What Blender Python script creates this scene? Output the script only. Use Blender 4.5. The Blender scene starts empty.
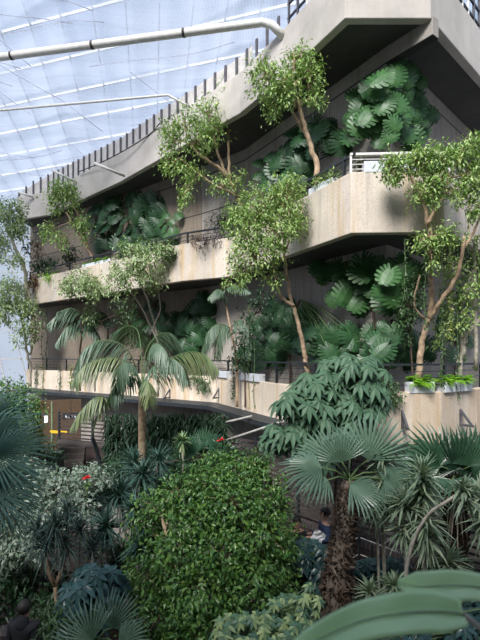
import bpy, math, random
import numpy as np
from mathutils import Vector, Matrix

random.seed(7)
RNG = np.random.default_rng(11)
col = bpy.context.scene.collection
F = 462.0          # focal length in pixels of a 480x640 frame
CZ = 5.2           # height of the eye above the garden floor
HZ = 355.0         # horizon row
def P(px, py, Y):
    return Vector(((px-240)*Y/F, Y, CZ+(HZ-py)*Y/F))
def pxm(v, Y): return v*Y/F

# ------------------------------------------------------------------ materials
def newmat(name):
    m = bpy.data.materials.new(name); m.use_nodes = True
    nt = m.node_tree; nt.nodes.clear()
    out = nt.nodes.new('ShaderNodeOutputMaterial')
    return m, nt, out
def N(nt, t, **kw):
    n = nt.nodes.new(t)
    for k, v in kw.items():
        if k in n.inputs.keys(): n.inputs[k].default_value = v
        else: setattr(n, k, v)
    return n
def ramp(nt, fac, stops):
    r = nt.nodes.new('ShaderNodeValToRGB')
    e = r.color_ramp.elements
    while len(e) < len(stops): e.new(0.5)
    for i, (p, c) in enumerate(stops):
        e[i].position = p; e[i].color = (*c, 1)
    nt.links.new(fac, r.inputs['Fac'])
    return r.outputs['Color']
def mixc(nt, fac, a, b, mode='MIX'):
    m = nt.nodes.new('ShaderNodeMix'); m.data_type = 'RGBA'; m.blend_type = mode
    for sock, v in ((m.inputs[0], fac), (m.inputs[6], a), (m.inputs[7], b)):
        if isinstance(v, (int, float)): sock.default_value = v
        elif isinstance(v, tuple): sock.default_value = (*v, 1)
        else: nt.links.new(v, sock)
    return m.outputs[2]

def plain(name, c, rough=0.6, metal=0.0, noise=0.25, scale=8.0, bump=0.0):
    m, nt, out = newmat(name)
    b = N(nt, 'ShaderNodeBsdfPrincipled', Roughness=rough, Metallic=metal)
    tc = nt.nodes.new('ShaderNodeTexCoord')
    nz = N(nt, 'ShaderNodeTexNoise', Scale=scale, Detail=5.0)
    nt.links.new(tc.outputs['Object'], nz.inputs['Vector'])
    lo = tuple(x*(1-noise) for x in c); hi = tuple(min(1, x*(1+noise)) for x in c)
    nt.links.new(ramp(nt, nz.outputs['Fac'], [(0.3, lo), (0.7, hi)]), b.inputs['Base Color'])
    if bump:
        bp = N(nt, 'ShaderNodeBump', Strength=bump, Distance=0.02)
        nt.links.new(nz.outputs['Fac'], bp.inputs['Height']); nt.links.new(bp.outputs[0], b.inputs['Normal'])
    nt.links.new(b.outputs[0], out.inputs[0])
    return m

def leafmat(name, cols, rough=0.42, trans=0.22, spec=0.5):
    """leaf colour varies from leaf to leaf (one mesh island each) and from plant to plant"""
    m, nt, out = newmat(name)
    g = nt.nodes.new('ShaderNodeNewGeometry')
    oi = nt.nodes.new('ShaderNodeObjectInfo')
    ad = N(nt, 'ShaderNodeMath', operation='ADD'); fr = N(nt, 'ShaderNodeMath', operation='FRACT')
    nt.links.new(g.outputs['Random Per Island'], ad.inputs[0]); nt.links.new(oi.outputs['Random'], ad.inputs[1])
    nt.links.new(ad.outputs[0], fr.inputs[0])
    n = len(cols)
    c = ramp(nt, fr.outputs[0], [(i/max(1, n-1), cols[i]) for i in range(n)])
    b = N(nt, 'ShaderNodeBsdfPrincipled', Roughness=rough)
    b.inputs['Specular IOR Level'].default_value = spec
    nt.links.new(c, b.inputs['Base Color'])
    t = nt.nodes.new('ShaderNodeBsdfTranslucent')
    tc = mixc(nt, 1.0, c, (1.0, 1.15, 0.5), 'MULTIPLY')
    nt.links.new(tc, t.inputs['Color'])
    mx = N(nt, 'ShaderNodeMixShader'); mx.inputs[0].default_value = trans
    nt.links.new(b.outputs[0], mx.inputs[1]); nt.links.new(t.outputs[0], mx.inputs[2])
    nt.links.new(mx.outputs[0], out.inputs[0])
    return m

def concrete(name, base, stain, groove=None, streak=0.55, speck=0.35):
    m, nt, out = newmat(name)
    b = N(nt, 'ShaderNodeBsdfPrincipled', Roughness=0.88)
    g = nt.nodes.new('ShaderNodeNewGeometry')
    big = N(nt, 'ShaderNodeTexNoise', Scale=0.7, Detail=6.0, Roughness=0.6)
    nt.links.new(g.outputs['Position'], big.inputs['Vector'])
    fine = N(nt, 'ShaderNodeTexNoise', Scale=34.0, Detail=3.0, Roughness=0.7)
    nt.links.new(g.outputs['Position'], fine.inputs['Vector'])
    mp = nt.nodes.new('ShaderNodeMapping'); mp.inputs['Scale'].default_value = (2.4, 2.4, 0.10)
    nt.links.new(g.outputs['Position'], mp.inputs['Vector'])
    st = N(nt, 'ShaderNodeTexNoise', Scale=1.5, Detail=4.0, Roughness=0.65)
    nt.links.new(mp.outputs[0], st.inputs['Vector'])
    dark = tuple(x*0.74 for x in base); lite = tuple(min(1, x*1.12) for x in base)
    c = ramp(nt, big.outputs['Fac'], [(0.3, dark), (0.55, base), (0.75, lite)])
    sf = ramp(nt, st.outputs['Fac'], [(0.50, (0, 0, 0)), (0.68, (streak,)*3)])
    c = mixc(nt, sf, c, stain)
    sf2 = ramp(nt, st.outputs['Fac'], [(0.30, (streak*0.8,)*3), (0.42, (0, 0, 0))])
    c = mixc(nt, sf2, c, tuple(x*0.6 for x in base))
    sp = ramp(nt, fine.outputs['Fac'], [(0.36, (speck,)*3), (0.48, (0, 0, 0))])
    c = mixc(nt, sp, c, tuple(x*0.4 for x in base))
    if groove:
        sx = nt.nodes.new('ShaderNodeSeparateXYZ'); nt.links.new(g.outputs['Position'], sx.inputs[0])
        for zz in groove:
            a = N(nt, 'ShaderNodeMath', operation='SUBTRACT'); nt.links.new(sx.outputs['Z'], a.inputs[0]); a.inputs[1].default_value = zz
            ab = N(nt, 'ShaderNodeMath', operation='ABSOLUTE'); nt.links.new(a.outputs[0], ab.inputs[0])
            lt = N(nt, 'ShaderNodeMath', operation='LESS_THAN'); nt.links.new(ab.outputs[0], lt.inputs[0]); lt.inputs[1].default_value = 0.022
            c = mixc(nt, lt.outputs[0], c, (0.03, 0.03, 0.03))
    nt.links.new(c, b.inputs['Base Color'])
    bp = N(nt, 'ShaderNodeBump', Strength=0.35, Distance=0.02)
    nt.links.new(fine.outputs['Fac'], bp.inputs['Height']); nt.links.new(bp.outputs[0], b.inputs['Normal'])
    nt.links.new(b.outputs[0], out.inputs[0])
    return m

def brickmat(name, c1, c2, mortar, vertical=False, scale=1.0):
    m, nt, out = newmat(name)
    b = N(nt, 'ShaderNodeBsdfPrincipled', Roughness=0.85)
    tc = nt.nodes.new('ShaderNodeTexCoord')
    br = N(nt, 'ShaderNodeTexBrick', Scale=scale)
    br.inputs['Color1'].default_value = (*c1, 1); br.inputs['Color2'].default_value = (*c2, 1)
    br.inputs['Mortar'].default_value = (*mortar, 1)
    br.inputs['Mortar Size'].default_value = 0.012
    br.inputs['Brick Width'].default_value = 0.11 if vertical else 0.225
    br.inputs['Row Height'].default_value = 0.225 if vertical else 0.075
    nt.links.new(tc.outputs['UV'], br.inputs['Vector'])
    nz = N(nt, 'ShaderNodeTexNoise', Scale=3.0, Detail=4.0)
    nt.links.new(tc.outputs['Object'], nz.inputs['Vector'])
    dk = ramp(nt, nz.outputs['Fac'], [(0.3, (0.55,)*3), (0.7, (1.1,)*3)])
    nt.links.new(mixc(nt, 1.0, br.outputs['Color'], dk, 'MULTIPLY'), b.inputs['Base Color'])
    nt.links.new(b.outputs[0], out.inputs[0])
    return m

M = {}
M['parapet'] = concrete('parapet_concrete', (0.71, 0.62, 0.54), (0.58, 0.40, 0.20), streak=0.75, speck=0.5)
M['peach'] = concrete('weathered_peach_concrete', (0.80, 0.68, 0.56), (0.58, 0.38, 0.20), streak=0.8, speck=0.4)
M['top'] = concrete('upper_parapet_concrete', (0.60, 0.55, 0.51), (0.48, 0.43, 0.36), streak=0.3, speck=0.15)
M['wall'] = concrete('hammered_wall_concrete', (0.40, 0.36, 0.325), (0.22, 0.18, 0.14), groove=(CZ+7.43, CZ+5.9), speck=0.6)
M['walltan'] = concrete('tan_wall_concrete', (0.29, 0.235, 0.185), (0.13, 0.10, 0.08), groove=(CZ+7.43, CZ+5.9), speck=0.5)
M['soffit'] = concrete('shaded_soffit_concrete', (0.085, 0.082, 0.08), (0.05, 0.05, 0.05), speck=0.3)  # concrete darkened so the colour carries the shade under the balconies
M['railmetal'] = plain('dark_rail_metal', (0.035, 0.042, 0.05), 0.45, 0.3, 0.15)
M['greymetal'] = plain('pale_painted_metal', (0.78, 0.76, 0.73), 0.5, 0.0, 0.1)
M['slatmetal'] = plain('screen_panel_metal', (0.62, 0.58, 0.56), 0.6, 0.0, 0.12, 4)
M['gap'] = plain('dark_screen_post', (0.10, 0.095, 0.11), 0.6)
M['white'] = plain('white_trough_plastic', (0.66, 0.68, 0.74), 0.4, 0.0, 0.06)
M['soil'] = plain('dark_soil', (0.035, 0.026, 0.02), 0.95, 0, 0.5, 14, 0.5)
M['paving'] = plain('pale_garden_paving', (0.20, 0.185, 0.165), 0.85, 0, 0.3, 3)
M['brick'] = brickmat('dark_red_brick', (0.065, 0.036, 0.034), (0.045, 0.028, 0.028), (0.055, 0.045, 0.04))
M['coping'] = brickmat('brick_soldier_coping', (0.07, 0.05, 0.05), (0.05, 0.04, 0.042), (0.12, 0.105, 0.10), True)
M['slat'] = plain('dark_brown_slats', (0.058, 0.045, 0.046), 0.5, 0, 0.35, 5)
M['bark'] = plain('pale_tan_bark', (0.42, 0.30, 0.20), 0.85, 0, 0.4, 9, 0.4)
M['barkgrey'] = plain('grey_bark', (0.42, 0.38, 0.32), 0.85, 0, 0.35, 9, 0.4)
M['barkdark'] = plain('dark_brown_bark', (0.09, 0.06, 0.045), 0.9, 0, 0.4, 9, 0.4)
M['fibre'] = leafmat('palm_trunk_fibre', [(0.075, 0.047, 0.033), (0.143, 0.102, 0.076), (0.045, 0.03, 0.024), (0.21, 0.17, 0.142)], 0.9, 0.0, 0.1)
M['fibredark'] = leafmat('dark_palm_fibre', [(0.03, 0.02, 0.016), (0.06, 0.042, 0.03), (0.022, 0.016, 0.012)], 0.9, 0.0, 0.1)
M['ficus'] = leafmat('ficus_leaf', [(0.213, 0.342, 0.089), (0.34, 0.496, 0.151), (0.15, 0.257, 0.089), (0.51, 0.616, 0.227)])
M['ficusgrey'] = leafmat('greyish_ficus_leaf', [(0.244, 0.353, 0.16), (0.375, 0.487, 0.232), (0.169, 0.252, 0.107), (0.506, 0.588, 0.321)])
M['bush'] = leafmat('bush_leaf', [(0.052, 0.146, 0.034), (0.117, 0.257, 0.054), (0.032, 0.095, 0.029), (0.213, 0.37, 0.082), (0.064, 0.169, 0.054)], 0.3)
M['shrubdark'] = leafmat('dark_shrub_leaf', [(0.02, 0.055, 0.025), (0.035, 0.09, 0.035), (0.015, 0.04, 0.02)], 0.4)
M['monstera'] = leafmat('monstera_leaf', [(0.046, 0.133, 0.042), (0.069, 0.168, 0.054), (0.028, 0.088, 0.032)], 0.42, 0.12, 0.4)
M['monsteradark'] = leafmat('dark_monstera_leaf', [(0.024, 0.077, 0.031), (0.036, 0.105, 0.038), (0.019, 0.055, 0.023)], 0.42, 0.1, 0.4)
M['kentia'] = leafmat('kentia_frond', [(0.09, 0.15, 0.10), (0.12, 0.19, 0.12), (0.07, 0.12, 0.08)], 0.4, 0.2)
M['kentiayellow'] = leafmat('yellowing_frond', [(0.162, 0.216, 0.099), (0.221, 0.261, 0.121), (0.102, 0.162, 0.088)], 0.4, 0.2)
M['fan'] = leafmat('fan_palm_leaf', [(0.138, 0.23, 0.161), (0.172, 0.276, 0.196), (0.103, 0.184, 0.127)], 0.35, 0.15)
M['fandark'] = leafmat('green_fan_palm_leaf', [(0.036, 0.102, 0.06), (0.054, 0.128, 0.07), (0.03, 0.076, 0.045)], 0.3, 0.12)
M['cycad'] = leafmat('blue_green_palm_leaf', [(0.112, 0.21, 0.181), (0.15, 0.263, 0.217), (0.075, 0.158, 0.128)], 0.4, 0.12)
M['schef'] = leafmat('schefflera_leaf', [(0.083, 0.165, 0.101), (0.108, 0.207, 0.122), (0.058, 0.123, 0.072)], 0.5, 0.12, 0.3)
M['schefdark'] = leafmat('dark_schefflera_leaf', [(0.03, 0.08, 0.085), (0.045, 0.11, 0.11), (0.02, 0.06, 0.06)], 0.3, 0.1)
M['yucca'] = leafmat('yucca_blade', [(0.201, 0.288, 0.201), (0.288, 0.374, 0.245), (0.144, 0.215, 0.144), (0.431, 0.489, 0.345)], 0.45, 0.12)
M['yuccablue'] = leafmat('blue_yucca_blade', [(0.05, 0.115, 0.095), (0.075, 0.15, 0.12), (0.035, 0.08, 0.065)], 0.4, 0.12)
M['dracaena'] = leafmat('dracaena_blade', [(0.045, 0.085, 0.075), (0.065, 0.11, 0.09), (0.03, 0.06, 0.055)], 0.45, 0.1)
M['silver'] = leafmat('silver_variegated_leaf', [(0.37, 0.445, 0.37), (0.123, 0.21, 0.136), (0.494, 0.556, 0.469), (0.185, 0.284, 0.185)], 0.5, 0.12)
M['variegated'] = leafmat('cream_variegated_leaf', [(0.084, 0.192, 0.096), (0.396, 0.504, 0.216), (0.072, 0.156, 0.096), (0.12, 0.24, 0.144)], 0.4, 0.15)
M['lime'] = leafmat('lime_fern', [(0.24, 0.50, 0.04), (0.34, 0.62, 0.06), (0.18, 0.38, 0.03)], 0.45, 0.3)
M['ivy'] = leafmat('trailing_leaf', [(0.05, 0.11, 0.04), (0.09, 0.17, 0.06), (0.035, 0.08, 0.03)], 0.4)
M['yellowvine'] = leafmat('yellow_green_leaf', [(0.26, 0.30, 0.06), (0.15, 0.22, 0.05), (0.38, 0.36, 0.12)], 0.5)
M['purple'] = leafmat('purple_leaf', [(0.07, 0.045, 0.065), (0.11, 0.07, 0.09), (0.05, 0.06, 0.045)], 0.5)
M['russet'] = leafmat('russet_leaf', [(0.24, 0.10, 0.05), (0.16, 0.10, 0.05), (0.30, 0.15, 0.06)], 0.6)
M['deadleaf'] = leafmat('withered_leaf', [(0.34, 0.29, 0.24), (0.42, 0.36, 0.29), (0.24, 0.20, 0.15)], 0.8, 0.1, 0.2)
M['red'] = leafmat('red_bract', [(0.70, 0.02, 0.03), (0.85, 0.04, 0.05)], 0.5)
M['orange'] = leafmat('orange_petal', [(0.75, 0.22, 0.12), (0.8, 0.35, 0.2)], 0.5)
def cordmat():
    m, nt, out = newmat('white_cord'); d = nt.nodes.new('ShaderNodeBsdfDiffuse'); t = nt.nodes.new('ShaderNodeBsdfTranslucent')
    d.inputs[0].default_value = (0.9, 0.9, 0.93, 1); t.inputs[0].default_value = (0.9, 0.9, 0.95, 1)
    mx = N(nt, 'ShaderNodeMixShader'); mx.inputs[0].default_value = 0.8
    nt.links.new(d.outputs[0], mx.inputs[1]); nt.links.new(t.outputs[0], mx.inputs[2]); nt.links.new(mx.outputs[0], out.inputs[0]); return m
M['cord'] = cordmat()
M['thicket'] = leafmat('shaded_thicket_leaf', [(0.014, 0.035, 0.018), (0.022, 0.055, 0.026), (0.01, 0.026, 0.014)], 0.5, 0.06, 0.3)  # dark shrub colour deepened to stand in for the canopy's shade
M['bigleaf'] = leafmat('broad_foreground_leaf', [(0.689, 0.9, 0.615), (0.757, 0.9, 0.666)], 0.4, 0.35)
M['midrib'] = plain('pale_midrib', (0.26, 0.36, 0.22), 0.5)
M['stemgreen'] = plain('green_stem', (0.10, 0.16, 0.06), 0.6)
M['skin'] = plain('skin', (0.50, 0.29, 0.21), 0.55, 0, 0.08)
M['hair'] = plain('dark_hair', (0.016, 0.012, 0.01), 0.6, 0, 0.4, 40)
M['navy'] = plain('navy_cloth', (0.018, 0.035, 0.09), 0.85)
M['black'] = plain('black_cloth', (0.012, 0.013, 0.017), 0.85)
M['trouser'] = plain('dark_trouser_cloth', (0.02, 0.022, 0.03), 0.9)
M['shoe'] = plain('shoe_leather', (0.02, 0.018, 0.016), 0.5)
M['paper'] = plain('white_paper', (0.85, 0.85, 0.88), 0.7, 0, 0.03)
M['eye'] = plain('eye', (0.02, 0.015, 0.01), 0.2)
M['lip'] = plain('lip', (0.35, 0.12, 0.10), 0.5)
M['bin'] = plain('blue_grey_bin', (0.04, 0.055, 0.075), 0.5)
M['tanpanel'] = plain('tan_door_panel', (0.12, 0.075, 0.045), 0.6, 0, 0.15)
M['cable'] = plain('black_cable', (0.05, 0.045, 0.045), 0.7)

def emis(name, c, s):
    m, nt, out = newmat(name)
    e = N(nt, 'ShaderNodeEmission', Strength=s); e.inputs['Color'].default_value = (*c, 1)
    nt.links.new(e.outputs[0], out.inputs[0]); return m
M['lampyellow'] = emis('yellow_lamp_glow', (1.0, 0.62, 0.05), 1.1)
M['lampwhite'] = emis('white_lamp_glow', (0.85, 0.92, 1.0), 2.5)

def glassmat():
    m, nt, out = newmat('roof_glass')
    t = nt.nodes.new('ShaderNodeBsdfTransparent'); t.inputs[0].default_value = (0.90, 0.95, 1.0, 1)
    g = N(nt, 'ShaderNodeBsdfGlossy', Roughness=0.1)
    mx = N(nt, 'ShaderNodeMixShader'); mx.inputs[0].default_value = 0.05
    nt.links.new(t.outputs[0], mx.inputs[1]); nt.links.new(g.outputs[0], mx.inputs[2])
    nt.links.new(mx.outputs[0], out.inputs[0]); return m
M['glass'] = glassmat()
def netmat():
    """white shade netting: fine woven grid, denser along its folds"""
    m, nt, out = newmat('shade_netting')
    tc = nt.nodes.new('ShaderNodeTexCoord')
    def lines(rot, scale, th):
        mp = nt.nodes.new('ShaderNodeMapping'); mp.inputs['Rotation'].default_value = (0, 0, rot)
        nt.links.new(tc.outputs['UV'], mp.inputs['Vector'])
        w = N(nt, 'ShaderNodeTexWave', Scale=scale, Distortion=0.6); w.inputs['Detail'].default_value = 1.0; w.inputs['Detail Scale'].default_value = 0.3
        nt.links.new(mp.outputs[0], w.inputs['Vector'])
        return ramp(nt, w.outputs['Fac'], [(th, (0, 0, 0)), (min(1, th+0.15), (1, 1, 1))])
    a = lines(0.12, 2.6, 0.70); b = lines(1.25, 2.9, 0.74)
    l = mixc(nt, 1.0, a, b, 'LIGHTEN')
    mp = nt.nodes.new('ShaderNodeMapping'); mp.inputs['Rotation'].default_value = (0, 0, 0.9); mp.inputs['Scale'].default_value = (0.05, 0.55, 1)
    nt.links.new(tc.outputs['UV'], mp.inputs['Vector'])
    nz = N(nt, 'ShaderNodeTexNoise', Scale=2.2, Detail=5.0, Roughness=0.6, Distortion=0.8)
    nt.links.new(mp.outputs[0], nz.inputs['Vector'])
    f = ramp(nt, nz.outputs['Fac'], [(0.30, (0.30,)*3), (0.50, (0.58,)*3), (0.72, (0.85,)*3)])
    mp2 = nt.nodes.new('ShaderNodeMapping'); mp2.inputs['Rotation'].default_value = (0, 0, -0.35); mp2.inputs['Scale'].default_value = (0.05, 0.9, 1)
    nt.links.new(tc.outputs['UV'], mp2.inputs['Vector'])
    nz2 = N(nt, 'ShaderNodeTexNoise', Scale=2.5, Detail=6.0, Roughness=0.65, Distortion=1.2)
    nt.links.new(mp2.outputs[0], nz2.inputs['Vector'])
    f2 = ramp(nt, nz2.outputs['Fac'], [(0.56, (0, 0, 0)), (0.66, (0.8,)*3)])
    fac = mixc(nt, 1.0, f, f2, 'LIGHTEN')
    fac = mixc(nt, 0.28, fac, l, 'SCREEN')
    tr = nt.nodes.new('ShaderNodeBsdfTransparent')
    tl = nt.nodes.new('ShaderNodeBsdfTranslucent'); tl.inputs[0].default_value = (0.42, 0.46, 0.56, 1)
    mx = nt.nodes.new('ShaderNodeMixShader')
    nt.links.new(fac, mx.inputs[0]); nt.links.new(tr.outputs[0], mx.inputs[1]); nt.links.new(tl.outputs[0], mx.inputs[2])
    nt.links.new(mx.outputs[0], out.inputs[0]); return m
M['net'] = netmat()

# ------------------------------------------------------------------ object helpers
def mesh_obj(name, verts, faces, mat, parent=None, smooth=False, uvs=None):
    me = bpy.data.meshes.new(name)
    if isinstance(faces, np.ndarray):
        verts = np.asarray(verts, dtype=np.float32)
        nf, k = faces.shape
        me.vertices.add(len(verts)); me.vertices.foreach_set('co', verts.ravel())
        me.loops.add(nf*k); me.loops.foreach_set('vertex_index', faces.ravel().astype(np.int32))
        me.polygons.add(nf)
        me.polygons.foreach_set('loop_start', np.arange(0, nf*k, k, dtype=np.int32))
        me.polygons.foreach_set('loop_total', np.full(nf, k, dtype=np.int32))
        me.update(calc_edges=True); me.validate()
    else:
        me.from_pydata([tuple(v) for v in verts], [], faces); me.update()
    if smooth:
        me.polygons.foreach_set('use_smooth', [True]*len(me.polygons))
    if uvs is not None:
        ul = me.uv_layers.new(name='UVMap')
        for lp in me.loops: ul.data[lp.index].uv = uvs[lp.vertex_index]
    me.materials.append(mat)
    o = bpy.data.objects.new(name, me); col.objects.link(o)
    if parent is not None: o.parent = parent
    return o
def empty(name, loc):
    o = bpy.data.objects.new(name, None); o.location = loc; o.empty_display_size = 0.2
    col.objects.link(o); return o
def tag(o, label=None, cat=None, group=None, kind=None):
    if label: o['label'] = label
    if cat: o['category'] = cat
    if group: o['group'] = group
    if kind: o['kind'] = kind
    return o

class MB:
    """collects shapes for one mesh (coordinates relative to org)"""
    def __init__(s, org=(0, 0, 0)): s.v = []; s.f = []; s.o = Vector(org); s.uv = []
    def add(s, vs, fs):
        b = len(s.v); s.v += [tuple(Vector(v)-s.o) for v in vs]; s.f += [tuple(i+b for i in f) for f in fs]
    def box(s, c, d, rz=0.0, ux=None):
        cx, cy, cz = c; hx, hy, hz = d[0]/2, d[1]/2, d[2]/2; ca, sa = math.cos(rz), math.sin(rz)
        vs = []
        for z in (-hz, hz):
            for x, y in ((-hx, -hy), (hx, -hy), (hx, hy), (-hx, hy)):
                vs.append((cx+x*ca-y*sa, cy+x*sa+y*ca, cz+z))
        s.add(vs, [(3, 2, 1, 0), (4, 5, 6, 7), (0, 1, 5, 4), (1, 2, 6, 5), (2, 3, 7, 6), (3, 0, 4, 7)])
    def beam(s, a, b, w, h):
        a = Vector(a); b = Vector(b); d = (b-a).normalized()
        up = Vector((0, 0, 1)) if abs(d.z) < 0.95 else Vector((1, 0, 0))
        sd = d.cross(up).normalized(); u = sd.cross(d).normalized()
        vs = [p+sd*x*w/2+u*y*h/2 for p in (a, b) for x, y in ((-1, -1), (1, -1), (1, 1), (-1, 1))]
        s.add(vs, [(0, 1, 2, 3), (7, 6, 5, 4), (0, 4, 5, 1), (1, 5, 6, 2), (2, 6, 7, 3), (3, 7, 4, 0)])
    def tube(s, pts, rad, n=8, caps=True):
        pts = [Vector(p) for p in pts]; k = len(pts)
        if not hasattr(rad, '__len__'): rad = [rad]*k
        ref = Vector((0.31, 0.17, 0.93)).normalized(); vs = []
        for i, p in enumerate(pts):
            d = (pts[min(k-1, i+1)]-pts[max(0, i-1)])
            d = d.normalized() if d.length > 1e-9 else Vector((0, 0, 1))
            a = d.cross(ref)
            if a.length < 0.15: a = d.cross(Vector((1, 0, 0)))
            a.normalize(); b = d.cross(a)
            for j in range(n):
                t = 2*math.pi*j/n
                vs.append(p+(a*math.cos(t)+b*math.sin(t))*rad[i])
        fs = [(i*n+j, i*n+(j+1) % n, (i+1)*n+(j+1) % n, (i+1)*n+j) for i in range(k-1) for j in range(n)]
        if caps: fs += [tuple(range(n))[::-1], tuple((k-1)*n+j for j in range(n))]
        s.add(vs, fs)
    def build(s, name, mat, parent=None, smooth=False):
        o = mesh_obj(name, s.v, s.f, mat, parent, smooth)
        if parent is None: o.location = s.o
        return o

def catmull(pts, sub=4):
    pts = [Vector(p) for p in pts]
    if len(pts) < 3: 
        return [pts[0].lerp(pts[-1], i/(sub)) for i in range(sub+1)]
    q = [2*pts[0]-pts[1]]+pts+[2*pts[-1]-pts[-2]]; out = []
    for i in range(1, len(q)-2):
        for j in range(sub):
            t = j/sub; a, b, c, d = q[i-1], q[i], q[i+1], q[i+2]
            out.append(0.5*((2*b)+(c-a)*t+(2*a-5*b+4*c-d)*t*t+(3*b-a-3*c+d)*t**3))
    out.append(pts[-1]); return out

# ---- vectorised blades (leaves, leaflets, sword leaves)
def unit(a): return a/np.maximum(1e-9, np.linalg.norm(a, axis=-1, keepdims=True))
def blades(pos, d, nrm, L, W, prof=(0.15, 1.0, 0.0), droop=0.0, fold=0.25):
    """each leaf is a strip of len(prof) stations, three verts wide; returns verts, quads"""
    pos = np.asarray(pos, float); n = len(pos); d = unit(np.asarray(d, float)); nrm = np.asarray(nrm, float)
    side = unit(np.cross(d, nrm)); nn = unit(np.cross(side, d))
    L = np.broadcast_to(np.asarray(L, float), (n,)); W = np.broadcast_to(np.asarray(W, float), (n,)); dr = np.broadcast_to(np.asarray(droop, float), (n,))
    K = len(prof); V = np.zeros((n, K, 3, 3))
    for i, w in enumerate(prof):
        t = i/(K-1)
        c = pos+d*(L*t)[:, None]
        c[:, 2] -= dr*L*t*t
        hw = (W*max(w, 0.02)*0.5)[:, None]
        V[:, i, 0] = c-side*hw+nn*hw*fold*2
        V[:, i, 1] = c
        V[:, i, 2] = c+side*hw+nn*hw*fold*2
    base = np.arange(n)[:, None]*(K*3); q = []
    for i in range(K-1):
        for j in (0, 1):
            a = i*3+j
            q.append(np.stack([base[:, 0]+a, base[:, 0]+a+1, base[:, 0]+a+4, base[:, 0]+a+3], 1))
    return V.reshape(-1, 3), np.concatenate(q, 0)
class LM:
    def __init__(s): s.V = []; s.Q = []; s.n = 0
    def add(s, vq):
        v, q = vq; s.V.append(v); s.Q.append(q+s.n); s.n += len(v)
    def build(s, name, mat, parent, org):
        if not s.V: return None
        v = np.concatenate(s.V)-np.array(org)
        o = mesh_obj(name, v, np.concatenate(s.Q), mat, parent)
        if parent is None: o.location = org
        return o

def rnd_dirs(n, bias=(0, 0, 0)):
    v = unit(RNG.normal(size=(n, 3)))+np.array(bias); return unit(v)

def clump_leaves(lm, c, r, ncl, per, L, W, prof=(0.2, 1.0, 0.0), spread=None, bias=(0, -0.15, -0.25), hang=0.25, shell=0.5, sag=0.0):
    """leaf sprigs scattered through an ellipsoid; returns sprig centres"""
    u = rnd_dirs(ncl); rr = RNG.uniform(shell, 1.0, ncl)**0.7
    # uneven outline
    lump = 1+0.30*np.sin(u[:, 0]*5+c[0]*3)*np.cos(u[:, 2]*6+c[2]*2)+RNG.normal(0, 0.15, ncl)
    cen = np.array(c)+u*np.array(r)*(rr*lump)[:, None]
    cen[:, 2] -= sag*np.abs(RNG.normal(0, 1, ncl))*r[2]
    if spread is None: spread = L*1.6
    k = ncl*per
    base = np.repeat(cen, per, 0)+RNG.normal(0, spread*0.5, (k, 3))
    out = np.repeat(u, per, 0)
    d = unit(out*0.6+rnd_dirs(k, bias)+np.array((0, 0, -hang)))
    nrm = unit(out*0.7+rnd_dirs(k)*0.8+np.array((0, -0.2, 0.9)))
    l = L*RNG.uniform(0.65, 1.25, k)
    lm.add(blades(base, d, nrm, l, W*l/L, prof, RNG.uniform(0, 0.3, k)))
    return cen

def tree(name, label, cat, trunks, clumps, mat, bark, leaf=(0.09, 0.04), floor=None, group=None, per=9, dens=1.15, twigs=0.35, extra=None, sag=0.1):
    """trunks: list of ([(px,py,Y)...], r0, r1); clumps: (px,py,rx,ry,Y,count)"""
    b0 = P(*trunks[0][0][0])
    org = Vector((b0.x, b0.y, floor if floor is not None else b0.z))
    root = empty(name, org); tag(root, label, cat, group)
    allpts = []
    for i, (pts, r0, r1) in enumerate(trunks):
        w = [P(*p) for p in pts]
        if i == 0 and floor is not None and w[0].z > floor+0.02: w = [Vector((w[0].x, w[0].y, floor-0.03))]+w
        sp = catmull(w, 5); m = MB(org)
        for j, p in enumerate(sp[1:-1]): sp[j+1] = p+Vector(RNG.normal(0, r0*0.18, 3))
        rad = [r0+(r1-r0)*(j/(len(sp)-1)) for j in range(len(sp))]
        m.tube(sp, rad, 8); m.build('trunk' if i == 0 else 'branch', bark, root, True)
        allpts += sp
    lm = LM(); tw = MB(org)
    A = np.array([tuple(p) for p in allpts])
    for (px, py, rx, ry, Y, cnt) in clumps:
        c = P(px, py, Y); r = (pxm(rx, Y), min(pxm((rx+ry)/2, Y), 1.6), pxm(ry, Y))
        cen = clump_leaves(lm, c, r, max(3, int(cnt*dens*(1.45 if Y > 20 else 1.2))), per, leaf[0], leaf[1], sag=sag)
        near = Vector(A[np.argmin(((A-np.array(c))**2).sum(1))])
        mid = near.lerp(c, 0.55)+Vector((0, 0, 0.05))
        tw.tube([near, mid, c], [0.028, 0.018, 0.010], 5, False)
        for q in cen[RNG.random(len(cen)) < twigs]:
            q = Vector(q); s = mid.lerp(c, random.random()); tw.tube([s, s.lerp(q, 0.5)+Vector((0, 0, 0.04)), q], [0.010, 0.007, 0.003], 3, False)
    if tw.v: tag(tw.build('twigs', bark, root), kind='stuff')
    lm.build('foliage', mat, root, org)
    return root

# ------------------------------------------------------------------ plan of the building (cam-relative metres, eye at x=0,y=0)
PARC = [(-12.9, 26.7), (-10.6, 25.7), (-5.4, 20.8), (0.0, 14.9), (1.18, 13.0), (2.43, 10.7), (4.42, 10.7), (6.9, 13.1), (10.5, 16.6)]
PARB = [(-11.8, 25.7), (-3.4, 18.4), (-2.17, 17.3), (-0.43, 16.4), (2.52, 10.5), (4.6, 10.4), (7.0, 12.9), (10.6, 16.4)]
PARA = [(-12.3, 26.6), (-0.94, 18.1), (0.9, 13.9), (2.6, 10.6), (3.4, 10.35), (4.6, 10.55), (5.9, 11.5), (7.3, 12.9), (10.8, 16.4)]
WALL = [(-12.9, 28.4), (-1.6, 19.3), (0.2, 17.6), (3.72, 11.75), (8.5, 16.6), (12, 20)]
ZA = (CZ-2.02, CZ-0.84); ZB = (CZ+2.77, CZ+4.16); ZC = (CZ+7.8, CZ+9.12)

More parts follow.
